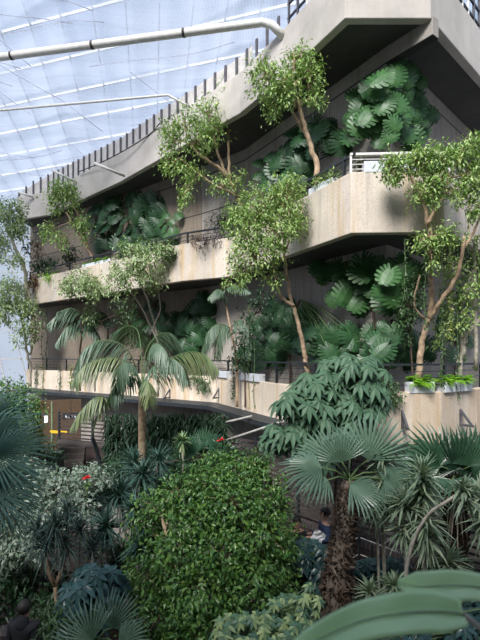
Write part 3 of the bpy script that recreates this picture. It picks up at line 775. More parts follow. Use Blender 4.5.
# ------------------------------------------------------------------ balcony trees
T = tree
T('balcony_tree', 'slender two-stemmed tree in front of the top soffit, crown against the screen', 'tree',
  [([(317, 168, 12.0), (312, 150, 12.0), (304, 125, 11.9), (297, 100, 11.8), (293, 75, 11.8), (294, 55, 11.8)], 0.085, 0.03),
   ([(308, 138, 12.0), (300, 125, 12.0), (290, 108, 11.9), (280, 90, 11.8)], 0.055, 0.02), ([(296, 108, 11.85), (293, 92, 11.7), (298, 80, 11.6)], 0.03, 0.015)],
  [(266, 78, 17, 17, 11.8, 70), (283, 84, 14, 16, 11.5, 40), (298, 60, 14, 16, 11.9, 55), (311, 78, 11, 24, 11.8, 55), (273, 102, 9, 18, 11.9, 34), (316, 98, 11, 9, 11.7, 20), (290, 92, 9, 12, 11.5, 18), (258, 66, 10, 8, 11.8, 14)],
  M['ficus'], M['bark'], (0.10, 0.045), FB, dens=1.0)
T('balcony_tree', 'wide tree with bent tan branches leaning from middle balcony over upper parapet', 'tree',
  [([(242, 215, 16.2), (236, 195, 16.1), (230, 180, 16.0), (222, 165, 15.9), (216, 145, 15.8), (212, 125, 15.8)], 0.085, 0.03),
   ([(228, 176, 16.0), (215, 165, 15.9), (200, 155, 15.8), (188, 143, 15.7)], 0.075, 0.03),
   ([(230, 180, 16.0), (229, 160, 16.0), (228, 135, 16.0), (229, 110, 16.0)], 0.06, 0.03),
   ([(236, 195, 16.0), (215, 185, 15.8), (200, 175, 15.7), (180, 158, 15.6)], 0.045, 0.02)],
  [(185, 125, 18, 14, 15.7, 55), (170, 140, 11, 18, 15.7, 40), (207, 113, 16, 14, 15.8, 50), (232, 92, 13, 14, 16.0, 45), (243, 103, 10, 16, 16.0, 35), (198, 140, 16, 13, 15.6, 36), (172, 165, 14, 9, 15.6, 26), (192, 172, 12, 8, 15.6, 22), (186, 190, 6, 18, 15.5, 24), (225, 185, 14, 10, 15.7, 24), (212, 128, 14, 12, 15.7, 26), (240, 178, 8, 12, 15.9, 12)],
  M['ficus'], M['bark'], (0.12, 0.055), FB)
T('balcony_tree', 'leaning tree with round crown over left end of the top parapet', 'tree',
  [([(94, 262, 22.3), (85, 245, 22.2), (75, 228, 22.1), (66, 212, 22.0)], 0.08, 0.04), ([(90, 255, 22.3), (80, 220, 22.2), (72, 203, 22.0), (66, 195, 22)], 0.06, 0.03)],
  [(64, 188, 13, 10, 22, 44), (56, 200, 9, 12, 22, 34), (72, 200, 8, 10, 22, 24), (51, 231, 8, 8, 22, 22), (60, 240, 7, 7, 22, 12), (82, 222, 9, 6, 22, 18), (84, 235, 8, 6, 22, 10)],
  M['ficus'], M['bark'], (0.15, 0.07), FB)
T('balcony_tree', 'far left tree whose crown covers the end of the top parapet', 'tree',
  [([(26, 278, 24.6), (22, 262, 24.5), (14, 245, 24.4), (6, 228, 24.3)], 0.12, 0.05)],
  [(10, 212, 13, 12, 24.3, 50), (18, 228, 10, 8, 24.3, 26), (-2, 240, 12, 14, 24.2, 30), (12, 258, 12, 8, 24.2, 14)],
  M['ficusgrey'], M['barkgrey'], (0.16, 0.07), FB-1.0, dens=1.9)
T('balcony_tree', 'pale multi-stemmed tree whose crown spills over middle parapet', 'tree',
  [([(158, 350, 19.4), (157, 335, 19.3), (152, 315, 19.1), (145, 292, 18.6), (138, 278, 18.2)], 0.06, 0.03),
   ([(160, 345, 19.3), (150, 325, 19.2), (140, 305, 18.9), (128, 290, 18.4)], 0.05, 0.02), ([(150, 335, 19.3), (160, 310, 19), (158, 290, 18.4)], 0.04, 0.02)],
  [(126, 268, 17, 16, 17.7, 70), (148, 262, 16, 15, 17.6, 60), (120, 285, 12, 10, 17.7, 30), (152, 280, 12, 10, 17.7, 28), (168, 250, 12, 6, 17.5, 24), (135, 248, 16, 6, 17.6, 28)],
  M['ficusgrey'], M['barkgrey'], (0.13, 0.06), FA)
T('balcony_tree', 'small rounded tree against the left stretch of middle parapet', 'tree',
  [([(108, 340, 22.4), (106, 325, 22.2), (98, 308, 21.8), (92, 292, 21.0)], 0.07, 0.03)],
  [(80, 280, 17, 11, 20.6, 60), (92, 288, 12, 10, 20.5, 34), (68, 288, 8, 8, 20.8, 20), (92, 315, 10, 8, 21.6, 14)],
  M['ficusgrey'], M['barkgrey'], (0.14, 0.065), FA)
T('balcony_tree', 'tall pale-stemmed tree at far left below the end of middle parapet', 'tree',
  [([(30, 366, 25.6), (26, 345, 25.5), (22, 320, 25.3), (15, 295, 25)], 0.09, 0.04), ([(30, 355, 25.5), (36, 330, 25.3), (32, 305, 25)], 0.06, 0.03)],
  [(10, 290, 16, 14, 24.2, 46), (22, 305, 14, 10, 24.2, 34), (2, 312, 12, 12, 24.2, 26), (32, 318, 9, 14, 24.4, 18), (24, 335, 12, 10, 24.6, 14)],
  M['ficusgrey'], M['barkgrey'], (0.16, 0.07), FA, dens=1.9)
T('balcony_tree', 'bright full-crowned tree hiding middle of the sloping parapet', 'tree',
  [([(306, 365, 12.6), (304, 350, 12.5), (299, 325, 12.4), (293, 305, 12.3), (288, 285, 12.2), (284, 255, 12.0)], 0.075, 0.035),
   ([(294, 306, 12.3), (282, 298, 12.2), (276, 280, 12.0), (274, 262, 11.8)], 0.05, 0.025), ([(276, 285, 12), (262, 275, 11.9), (256, 262, 11.8)], 0.035, 0.02)],
  [(258, 205, 22, 18, 11.6, 90), (284, 198, 20, 20, 11.6, 85), (245, 228, 20, 18, 11.6, 80), (275, 228, 24, 18, 11.4, 90), (298, 222, 12, 16, 11.8, 40), (250, 255, 20, 18, 11.6, 66), (240, 272, 12, 16, 11.7, 34), (272, 252, 16, 14, 11.5, 34), (276, 278, 8, 12, 11.8, 14), (235, 215, 12, 10, 11.7, 24), (290, 185, 12, 8, 11.7, 24)],
  M['ficus'], M['bark'], (0.095, 0.042), FA)
T('balcony_tree', 'forked pale tree rising behind the lime fern troughs', 'tree',
  [([(419, 372, 10.95), (421, 350, 10.9), (424, 332, 10.85), (430, 318, 10.8), (442, 300, 10.6), (455, 280, 10.4), (462, 258, 10.2), (464, 236, 10.1)], 0.085, 0.035),
   ([(430, 320, 10.8), (431, 290, 10.6), (430, 250, 10.1), (428, 222, 9.9), (418, 190, 9.8), (408, 170, 9.8)], 0.07, 0.025),
   ([(428, 224, 9.9), (436, 208, 9.8), (444, 196, 9.8), (448, 178, 9.8)], 0.045, 0.02),
   ([(462, 250, 10.2), (474, 232, 10.1), (480, 215, 10.0)], 0.04, 0.02), ([(428, 322, 10.85), (414, 305, 10.7), (420, 275, 10.4)], 0.03, 0.02)],
  [(393, 168, 12, 13, 9.8, 44), (420, 160, 16, 14, 9.8, 56), (440, 158, 14, 14, 9.8, 46), (426, 190, 14, 14, 9.8, 40), (466, 152, 14, 14, 9.9, 50), (472, 178, 13, 16, 9.9, 50), (478, 205, 10, 14, 9.9, 26), (441, 182, 10, 12, 9.8, 20), (445, 236, 15, 10, 9.9, 34), (424, 240, 10, 8, 9.9, 14), (432, 255, 6, 14, 10.1, 12), (455, 192, 9, 10, 9.8, 14)],
  M['ficus'], M['bark'], (0.085, 0.04), FA, dens=1.6)
T('balcony_tree', 'vine-hung tree at the far right edge of lowest balcony', 'tree',
  [([(459, 372, 11.3), (462, 350, 11.3), (466, 335, 11.2), (476, 325, 11.1), (484, 316, 11.0)], 0.085, 0.05), ([(462, 345, 11.3), (460, 320, 11.2), (466, 290, 11.0), (476, 262, 10.8)], 0.05, 0.02), ([(476, 370, 11.2), (475, 300, 11), (474, 240, 10.8)], 0.05, 0.03)],
  [(472, 290, 12, 24, 10.9, 44), (452, 268, 10, 14, 10.8, 24), (462, 318, 8, 14, 11, 18), (480, 250, 8, 20, 10.8, 24), (446, 300, 8, 18, 11.2, 22), (440, 330, 10, 16, 11.3, 20)],
  M['ficus'], M['barkgrey'], (0.085, 0.045), FA)
T('shrub', 'leafy shrub filling the gap below the bare twin trunks', 'shrub', [([(412, 372, 11.2), (410, 330, 11.2)], 0.03, 0.015)],
  [(410, 300, 14, 20, 11.1, 50), (402, 325, 10, 14, 11.1, 26), (416, 280, 10, 10, 11, 20)], M['ivy'], M['barkdark'], (0.09, 0.045), FA)
T('shrub', 'dark bushy climber left of leaning trunk on lowest balcony', 'shrub', [([(245, 375, 15.4), (244, 340, 15.3)], 0.03, 0.015)],
  [(246, 330, 12, 24, 15.2, 40), (240, 360, 10, 10, 15.2, 20), (262, 300, 12, 14, 14.8, 26)], M['shrubdark'], M['barkdark'], (0.11, 0.05), FA)
T('shrub', 'feathery green bush behind the small rounded tree trunk', 'shrub', [([(95, 345, 22), (93, 325, 22)], 0.03, 0.015)],
  [(93, 318, 9, 9, 21.6, 24), (125, 312, 12, 14, 19.6, 30), (138, 335, 14, 12, 19.4, 26)], M['ivy'], M['barkdark'], (0.13, 0.05), FA)

# ------------------------------------------------------------------ parapet plants
def bushy(label, clumps, mat, floor, leaf=(0.10, 0.05), name='shrub', cat='shrub', per=9, group=None, bark=M['barkdark']):
    px, py, rx, ry, Y, c = clumps[0]
    return tree(name, label, cat, [([(px, py+ry*0.6, Y), (px, py, Y)], 0.02, 0.012)], clumps, mat, bark, leaf, floor, group, per=per)
sB = FB+0.54; sA = FA+0.54
def parY(px, poly, off): return ray_poly(px, poly)+off
bushy('green bush spilling over middle parapet beside the fold', [(165, 245, 14, 9, parY(165, PARB, .05), 44), (172, 256, 8, 6, parY(172, PARB, -.12), 20)], M['ivy'], sB)
bushy('wispy dark purple plant trailing over middle parapet', [(198, 240, 9, 6, parY(198, PARB, .1), 16), (214, 241, 12, 5, parY(214, PARB, .1), 22), (202, 248, 4, 5, parY(202, PARB, -.1), 5)], M['purple'], sB, (0.12, 0.03))
bushy('russet brown bush on middle parapet at far left', [(33, 282, 8, 7, parY(36, PARB, .0), 26)], M['russet'], sB-0.3, (0.14, 0.07))
bushy('dark round shrub behind the left end of middle parapet', [(42, 264, 13, 6, parY(42, PARB, .6), 34), (30, 245, 6, 8, parY(33, PARB, .8), 10)], M['shrubdark'], sB, (0.15, 0.07))
bushy('lime green tuft beside the russet bush', [(52, 276, 6, 3.5, parY(52, PARB, .2), 14)], M['lime'], sB, (0.15, 0.05))
bushy('small dark shrub near the foot of the leaning tree', [(70, 255, 9, 8, parY(70, PARB, .8), 22)], M['shrubdark'], sB, (0.15, 0.07))
bushy('dry brown plant on wall above the dark round shrub', [(38, 248, 4, 8, parY(38, PARB, 1.0), 12)], M['russet'], sB, (0.15, 0.05))
bushy('spiky dark plant behind the parapet near the wide tree base', [(222, 222, 9, 7, parY(222, PARB, .7), 22), (228, 216, 6, 5, parY(228, PARB, .7), 8)], M['shrubdark'], sB, (0.22, 0.03))
bushy('trailing dark bush hanging over the lowest parapet by schefflera', [(387, 388, 9, 8, parY(387, PARA, .05), 34), (382, 398, 10, 8, parY(382, PARA, -.1), 34), (396, 396, 6, 6, parY(396, PARA, -.1), 14)], M['ivy'], sA, (0.07, 0.035))
bushy('dark ferny plant drooping below the yellowing palm frond', [(198, 378, 9, 6, parY(198, PARA, .1), 20), (205, 384, 8, 5, parY(205, PARA, -.1), 16)], M['ivy'], sA, (0.14, 0.05))
bushy('light green plants along the top of the sloping parapet', [(322, 182, 6, 4, parY(322, PARB, .25), 14), (334, 176, 6, 4, parY(334, PARB, .25), 12), (296, 196, 8, 5, parY(296, PARB, .3), 14)], M['ficus'], sB, (0.09, 0.04))
bushy('small green plant between railing post and white trough', [(360, 163, 4, 6, parY(360, PARB, .35), 12)], M['ivy'], sB, (0.08, 0.04))

def vine(label, px, y0, y1, Y, mat=M['ivy'], w=2.5, n=None, leaf=0.07, group='thin vines hanging off the balconies', sway=3):
    a = P(px, y0, Y); root = empty('hanging_vine', a); tag(root, label, 'vine', group)
    k = 8; pts = [P(px+sway*math.sin(i*1.3+px)*0.4*i/k, y0+(y1-y0)*i/k, Y-0.02*math.sin(i+px)) for i in range(k+1)]
    m = MB(a); m.tube(pts, 0.010 if n != 0 else 0.014, 4); m.build('stem', M['stemgreen'], root)
    L = (pts[0]-pts[-1]).length; n = int(L*26) if n is None else n
    if n:
        t = RNG.random(n)*k; i0 = np.minimum(t.astype(int), k-1); A = np.array([tuple(p) for p in pts]); f = (t-i0)[:, None]
        pos = A[i0]*(1-f)+A[i0+1]*f+RNG.normal(0, pxm(w, Y)*0.4, (n, 3))
        lm = LM(); lm.add(blades(pos, rnd_dirs(n, (0, -0.3, -0.8)), rnd_dirs(n, (0, -0.8, 0.6)), leaf*RNG.uniform(.6, 1.2, n), leaf*0.55, (0.2, 1, 0)))
        lm.build('foliage', mat, root, a)
    return root
for (px, y0, y1, poly, off, mt, w, n, lab) in (
    (37, 366, 384, PARA, -.08, M['ivy'], 3, 60, 'short leafy vine nearest the left end of lowest parapet'),
    (43, 366, 397, PARA, -.08, M['yellowvine'], 3, 70, 'yellow-green vine over lowest parapet at left'),
    (60, 366, 394, PARA, -.08, M['ivy'], 3, 80, 'dark vine trailing down lowest parapet between the yellowish ones'),
    (71, 366, 388, PARA, -.08, M['yellowvine'], 3, 60, 'yellowish vine close to the feather palm fronds'),
    (234, 368, 400, PARA, -.08, M['ivy'], 3.5, 130, 'leafy vine hanging just right of the parapet fold'),
    (249, 300, 410, PARA, -.08, M['yellowvine'], 1.5, 60, 'long thin vine hanging left of the leaning trunk'),
    (254, 310, 408, PARA, -.10, M['ivy'], 1.5, 40, 'long bare vine beside the thin yellow one'),
    (42, 306, 367, PARA, .2, M['yellowvine'], 1.5, 50, 'long thin vine dropping from middle balcony at left'),
    (47, 306, 367, PARA, .2, M['ivy'], 1.5, 40, 'second long vine dropping beside the yellow one at left'),
    (442, 300, 388, PARA, -.06, M['ivy'], 3, 110, 'vine hanging between forked tree and white troughs'),
    (450, 235, 345, PARB, -.06, M['yellowvine'], 3, 170, 'yellowish vine curtain string under the right corner'),
    (458, 240, 400, PARB, -.10, M['ivy'], 3.5, 170, 'long leafy vine right of the yellowish one'),
    (466, 235, 360, PARB, -.12, M['ivy'], 4, 190, 'thick leafy vine near the right edge'),
    (475, 235, 372, PARB, -.12, M['yellowvine'], 4, 190, 'yellow-green vine at the right edge of view'),
    (425, 236, 330, PARB, -.05, M['ivy'], 3, 120, 'leafy vine hanging along the forked trunk'),
    (405, 238, 300, PARB, .05, M['ivy'], 2, 40, 'fine vine hanging from the middle soffit'),
    (69, 394, 430, PARA, -.3, M['ivy'], 2, 30, 'thin vine below the canopy by the hanging board')):
    vine(lab, px, y0, y1, ray_poly(px, poly)+off, mt, w, n, 0.11 if px < 100 else 0.075)

# white troughs with lime ferns
def trough(px0, px1, pytop, poly, zt, label, fern, off=0.0):
    Ya = ray_poly(px0, poly)+0.36+off; Yb = ray_poly(px1, poly)+0.36+off
    a = P(px0, 350, Ya); b = P(px1, 350, Yb); h = 0.26
    c = (a+b)/2; ang = math.atan2(b.y-a.y, b.x-a.x); L = (b.xy-a.xy).length
    c = Vector((c.x, c.y, zt))
    root = empty('planter_trough', c); tag(root, label, 'planter', 'white troughs on the balcony parapets')
    m = MB(); m.box((0, 0, h/2), (L, 0.24, h), ang); o = m.build('trough', M['white'], root)
    bv = o.modifiers.new('bevel', 'BEVEL'); bv.width = 0.015; bv.segments = 2
    m = MB(); m.box((0, 0, h+0.005), (L-0.05, 0.19, 0.02), ang); m.build('soil', M['soil'], root)
    if fern:
        r2 = empty('potted_fern', c+Vector((0, 0, h))); tag(r2, fern, 'fern', 'lime green ferns in white troughs')
        lm = LM(); n = 46
        t = RNG.uniform(-0.5, 0.5, n)*L*0.9
        pos = np.stack([np.cos(ang)*t, np.sin(ang)*t, np.zeros(n)], 1)+RNG.normal(0, 0.03, (n, 3))*np.array((1, 1, 0))
        d = rnd_dirs(n, (0, -0.35, 1.0)); d[:, 2] = np.abs(d[:, 2])
        Lf = RNG.uniform(0.20, 0.36, n)
        # each fern frond: rachis of small leaflets
        for i in range(n):
            k = 11; tt = np.linspace(0.12, 1, k); dd = d[i]; q = pos[i]+dd*(Lf[i]*tt)[:, None]; q[:, 2] -= 0.55*Lf[i]*tt**2
            sd = unit(np.cross(dd, (0, 0, 1.0))); 
            for sgn in (1, -1):
                lm.add(blades(q, np.tile(sd*sgn+dd*0.4-np.array((0, 0, 0.35)), (k, 1)), np.tile((0, -0.2, 1.0), (k, 1)), 0.085*np.sin(np.pi*np.clip(tt, .15, .93)), 0.032, (0.5, 1, 0.1)))
        o = lm.build('fronds', M['lime'], r2, (0, 0, 0))
zA = ZA[1]-0.10; zB = ZB[1]-0.08
trough(407, 432, 375, PARA, ZA[1]-0.03, 'white trough with a full lime fern, left of the dark post', 'lime green fern in the left white trough, overhanging its front', -0.25)
trough(441, 451, 375, PARA, ZA[1]-0.03, 'short white trough just right of the dark post', 'small lime fern in the short white trough', -0.25)
trough(453, 468, 375, PARA, ZA[1]-0.03, 'white trough at right with a spreading lime fern', 'lime fern in the rightmost planted trough', -0.25)
trough(363, 385, 168, PARB, ZB[1]-0.02, 'white trough on middle parapet at the left of the corner foliage', None, -0.25)
trough(399, 416, 168, PARB, ZB[1]-0.02, 'white trough on middle parapet behind the branch tips', None, -0.25)
trough(242, 262, 370, PARA, ZA[1]-0.02, 'pale trough on lowest parapet left of the schefflera', None, -0.2)
trough(219, 229, 370, PARA, ZA[1]-0.02, 'short pale trough on lowest parapet at the fold', None, -0.2)
trough(312, 336, 180, PARB, ZB[1]-0.10, 'pale trough on the sloping parapet at foot of slender tree', None, -0.1)
trough(84, 112, 250, PARB, ZB[1]-0.10, 'pale trough on middle parapet at left', 'lime green fern in the trough at left of middle parapet', 0.0)

# ------------------------------------------------------------------ feather palms
def frond(root, ctrl, lw, mat, org, nl=34, wid=0.035, down=0.8, rach=0.018, name='frond', tipw=0.35):
    nl = int(nl*1.5); pts = catmull([P(*c) if not isinstance(c, Vector) else c for c in ctrl], 8)
    m = MB(org); k = len(pts); m.tube(pts, [rach*(1-0.8*i/(k-1)) for i in range(k)], 5)
    o = m.build(name, M['stemgreen'], root, True)
    A = np.array([tuple(p) for p in pts]); t = np.linspace(0.14, 0.995, nl)*(k-1); i0 = np.minimum(t.astype(int), k-2); f = (t-i0)[:, None]
    pos = A[i0]*(1-f)+A[i0+1]*f; tan = unit(A[i0+1]-A[i0]); s = t/(k-1)
    ll = lw*0.72*(0.45+0.75*np.sin(np.pi*np.clip(s*0.9+0.08, 0, 1))); ll = np.where(s > 0.85, ll*(1-(s-0.85)*3), ll)
    lm = LM()
    for sgn in (1, -1):
        sd = unit(np.cross(tan, np.array((0, 0, 1.0)))+1e-4)*sgn
        d = unit(sd*(0.9-down*0.55)+tan*0.55+np.array((0, 0, -down*0.6))+RNG.normal(0, 0.07, (nl, 3)))
        lm.add(blades(pos, d, np.tile((0, 0, 1.0), (nl, 1))+tan*0.1+sd*0.2, ll*RNG.uniform(.85, 1.1, nl), wid, (0.5, 1, 0.95, 0.6, 0.02), 0.25+down*0.45, 0.2))
    lm.build('leaflets', mat, o, org)
    return o
def feather_palm(label, base, trunk, r0, r1, fronds, name='feather_palm', barkm=M['bark'], wid=0.035, group=None):
    w = [P(*t) for t in trunk]; org = Vector((w[0].x, w[0].y, base))
    root = empty(name, org); tag(root, label, 'palm', group)
    sp = catmull([Vector((w[0].x, w[0].y, base-0.03))]+w, 6); m = MB(org)
    rad = []
    for i in range(len(sp)): rad.append((r0+(r1-r0)*i/(len(sp)-1))*(1+0.05*(i % 2)))
    m.tube(sp, rad, 12); m.build('trunk', barkm, root, True)
    for (c, lw, mt, nl, dn) in fronds: frond(root, c, lw, M[mt], org, nl, wid*1.3, dn)
    return root
K, KY = 'kentia', 'kentiayellow'
feather_palm('tall feather palm with a drooping grey-green crown before lowest balcony', 0,
  [(141, 500, 14), (142, 470, 14), (142, 440, 14), (142, 408, 14), (142, 385, 14)], 0.135, 0.10, [
  ([(142, 388, 14), (128, 350, 13.9), (104, 340, 13.8), (84, 350, 13.6), (74, 372, 13.4)], 0.75, K, 34, 0.85),
  ([(142, 390, 14), (125, 362, 13.6), (104, 358, 13.3), (84, 366, 13.0), (72, 382, 12.8)], 0.70, KY, 34, 0.9),
  ([(142, 388, 14), (141, 350, 14.2), (137, 330, 14.5), (126, 326, 14.8), (112, 334, 15)], 0.75, K, 34, 0.8),
  ([(142, 388, 14), (146, 352, 14.2), (158, 335, 14.5), (172, 334, 14.7), (182, 348, 14.8)], 0.70, K, 32, 0.8),
  ([(142, 390, 14), (152, 368, 13.7), (168, 358, 13.4), (182, 366, 13.2), (188, 382, 13.0)], 0.65, K, 32, 0.9),
  ([(142, 390, 14), (160, 366, 14.0), (184, 353, 14.0), (204, 354, 14.0), (217, 368, 13.9)], 0.85, KY, 38, 0.95),
  ([(142, 392, 14), (134, 378, 13.4), (124, 378, 12.9), (114, 388, 12.6), (110, 402, 12.4)], 0.60, K, 30, 0.8),
  ([(142, 392, 14), (146, 382, 13.3), (148, 382, 12.8), (150, 392, 12.4), (150, 404, 12.2)], 0.50, KY, 28, 0.7),
  ([(142, 390, 14), (132, 366, 13.3), (124, 362, 12.9), (118, 372, 12.6), (116, 386, 12.4)], 0.65, K, 30, 0.8),
  ([(142, 388, 14), (150, 350, 14.0), (158, 344, 13.8), (166, 352, 13.4), (172, 368, 13.2)], 0.60, K, 30, 0.85)])
feather_palm('low palm with one yellow-tipped frond arching on dark curved stem', 0,
  [(102, 520, 13.6), (101, 480, 13.6), (98, 455, 13.6), (92, 436, 13.5)], 0.09, 0.05, [
  ([(92, 436, 13.5), (98, 415, 13.4), (104, 398, 13.3), (94, 398, 13.1), (80, 412, 12.9), (71, 428, 12.8)], 0.55, KY, 34, 0.9)], barkm=M['railmetal'])
feather_palm('small feather palm on lowest balcony in front of bare concrete wall', FA,
  [(237, 368, 15.6), (235, 350, 15.6), (230, 326, 15.6), (226, 305, 15.6)], 0.05, 0.03, [
  ([(226, 308, 15.6), (224, 294, 15.5), (230, 286, 15.4), (240, 286, 15.2), (250, 292, 15)], 0.45, K, 26, 0.7),
  ([(226, 308, 15.6), (222, 292, 15.5), (216, 290, 15.3), (208, 298, 15.1)], 0.4, K, 22, 0.8),
  ([(230, 328, 15.6), (218, 324, 15.3), (208, 332, 15.0), (202, 350, 14.8)], 0.6, K, 28, 0.9),
  ([(230, 328, 15.6), (224, 326, 15.1), (218, 338, 14.8), (216, 358, 14.6)], 0.6, K, 28, 0.9),
  ([(230, 328, 15.6), (240, 320, 15.3), (248, 328, 15.1), (252, 346, 15)], 0.55, K, 26, 0.9)], wid=0.03)
feather_palm('dark feather palm at left on lowest balcony behind the railing', FA,
  [(80, 362, 22.4), (80, 350, 22.4), (82, 335, 22.4)], 0.06, 0.04, [
  ([(82, 335, 22.4), (74, 318, 22.2), (60, 314, 22.0), (48, 324, 21.8)], 0.8, K, 28, 0.9),
  ([(82, 335, 22.4), (84, 318, 22.2), (72, 308, 22.0), (58, 312, 21.8)], 0.8, K, 26, 0.9),
  ([(82, 335, 22.4), (76, 326, 22), (66, 328, 21.6), (56, 344, 21.4)], 0.8, K, 26, 0.9),
  ([(82, 335, 22.4), (90, 318, 22.2), (102, 312, 22), (112, 322, 21.8)], 0.8, K, 26, 0.9),
  ([(82, 335, 22.4), (88, 326, 22), (96, 330, 21.8), (100, 346, 21.6)], 0.7, K, 24, 0.9)], wid=0.05)

# ------------------------------------------------------------------ fan palms
def fan_mesh(name, mat, nseg=26, arc=270, split=0.5, droop=0.3, pleat=0.03, seed=0, hwf=0.27):
    rg = random.Random(seed); vs = [(0, 0, 0)]; fs = []
    a0 = -arc/2; E = []
    for i in range(nseg+1):
        th = math.radians(a0+arc*i/nseg); r = split*(0.8+0.2*math.cos(th))
        vs.append((r*math.cos(th), r*math.sin(th), -droop*r*r*0.3)); E.append(len(vs)-1)
    for i in range(nseg):
        th = math.radians(a0+arc*(i+0.5)/nseg); jit = rg.uniform(-0.03, 0.03)
        r = split*(0.8+0.2*math.cos(th)); R = (0.80+0.20*math.cos(th))*rg.uniform(0.92, 1.04)
        c, s = math.cos(th), math.sin(th); c2, s2 = math.cos(th+jit), math.sin(th+jit)
        k = len(vs)
        vs.append((r*c, r*s, -droop*r*r*0.3+pleat))
        q = r+(R-r)*0.55; hw = q*math.radians(arc/nseg)*hwf
        for e in (-1, 0, 1): vs.append((q*c2-e*hw*s2, q*s2+e*hw*c2, -droop*q*q*0.8+(pleat*0.8 if e == 0 else 0)))
        dr = droop*R*R*rg.uniform(1.0, 1.8)
        vs.append((R*0.98*c2, R*0.98*s2, -dr))
        fs += [(0, E[i], k), (0, k, E[i+1]), (E[i], k+1, k+2, k), (k, k+2, k+3, E[i+1]), (k+1, k+4, k+2), (k+2, k+4, k+3)]
    me = bpy.data.meshes.new(name); me.from_pydata(vs, [], fs); me.update(); me.materials.append(mat); return me
FANM = {'fan': [fan_mesh('fan_blade', M['fan'], 18+2*i, 150+14*i, 0.32, 0.15+0.09*i, seed=i, hwf=0.30) for i in range(3)],
        'fandark': [fan_mesh('fan_blade', M['fandark'], 30, 250, 0.42, 0.1+0.1*i, seed=i+5) for i in range(3)],
        'cycad': [fan_mesh('fan_blade', M['cycad'], 24, 170, 0.12, 0.2+0.15*i, seed=i+9) for i in range(3)]}
def fan_palm(label, trunk, r, key, leaves, floor=0.0, fibre='fibre', shag=900, thatch=None):
    """leaves: (px,py,Y, (dx,dy,dz), (nx,ny,nz), radius)"""
    w = [P(*t) for t in trunk]; base = Vector((w[0].x, w[0].y, floor)); root = empty('fan_palm', base); tag(root, label, 'palm')
    if w[0].z > floor: w = [Vector((w[0].x, w[0].y, floor-0.03))]+w
    sp = catmull(w, 8); k = len(sp); m = MB(base); rad = [r[0]+(r[1]-r[0])*(i/(k-1))+0.012*math.sin(i*1.7) for i in range(k)]
    m.tube(sp, rad, 14); m.build('trunk', M[fibre], root, True)
    # old leaf bases and fibre on the trunk
    A = np.array([tuple(p) for p in sp]); t = RNG.random(shag)*(k-1)*0.93; i0 = np.minimum(t.astype(int), k-2); f = (t-i0)[:, None]
    ang = RNG.random(shag)*2*np.pi; rr = np.array(rad)[i0]*0.95
    out = np.stack([np.cos(ang), np.sin(ang), np.zeros(shag)], 1)
    pos = A[i0]*(1-f)+A[i0+1]*f+out*rr[:, None]
    lm = LM(); lm.add(blades(pos, out*0.8+np.array((0, 0, 0.6))+RNG.normal(0, 0.35, (shag, 3)), np.tile((0, 0, 1.0), (shag, 1))+out, RNG.uniform(0.08, 0.22, shag)*(1.0-0.75*t/(k-1)), 0.04, (1, 0.7, 0.1), 0.2))
    lm.build('leaf_bases', M[fibre], root, base)
    top = sp[-1]
    for (px, py, Y, d, nrm, s) in leaves:
        hub = P(px, py, Y); d = Vector(d).normalized()
        mt = MB(base); mid = top.lerp(hub, 0.5)+Vector((0, 0, 0.05)); mt.tube([top, mid, hub], [0.022, 0.015, 0.012], 6)
        pt = mt.build('frond', M['stemgreen'], root, True)
        o = bpy.data.objects.new('fan_blade', random.choice(FANM[key])); col.objects.link(o); o.parent = pt
        o.matrix_local = basis(hub-base, d, nrm, s)
    if thatch:
        n = thatch; ang = RNG.random(n)*2*np.pi; out = np.stack([np.cos(ang), np.sin(ang), np.zeros(n)], 1)
        zz = RNG.uniform(-0.5, 0.0, n); pos = np.array(tuple(top))+out*r[1]+np.stack([zz*0, zz*0, zz], 1)
        lm = LM(); lm.add(blades(pos, out*0.6+np.array((0, 0, -0.8))+RNG.normal(0, .15, (n, 3)), out+np.array((0, 0, .2)), RNG.uniform(.35, .75, n), 0.03, (0.6, 1, 0.6, 0.05), 0.4))
        lm.build('dead_skirt', M['deadleaf'], root, base)
    return root
fan_palm('fan palm with hairy brown trunk and pale drooping fans, centre right', [(334, 640, 7.4), (335, 600, 7.4), (340, 560, 7.4), (345, 525, 7.4), (348, 497, 7.4), (349, 480, 7.4)], (0.27, 0.10), 'fan', [
    (342, 462, 7.3, (-0.25, -0.1, 1), (-0.2, -1, 0.15), 0.62), (368, 460, 7.5, (0.35, 0.1, 1), (-0.3, -1, 0.2), 0.85),
    (322, 468, 7.1, (-1, -0.1, 0.12), (-0.1, -0.5, 0.95), 0.72), (328, 480, 7.0, (-1, -0.2, -0.12), (-0.15, -0.3, 0.95), 0.55),
    (350, 484, 6.8, (0.8, -0.40, -0.35), (0.1, -0.4, 0.9), 0.66), (378, 472, 7.4, (1, 0, 0.1), (0.1, -0.5, 0.9), 0.72),
    (330, 460, 7.6, (-0.8, 0.4, 0.5), (-0.2, -0.8, 0.6), 0.65), (384, 480, 7.2, (0.9, -0.3, -0.4), (0.3, -0.6, 0.8), 0.62), (350, 455, 7.9, (0.1, 0.6, 0.8), (0, -0.8, 0.6), 0.7)], 0, 'fibre', 2200)
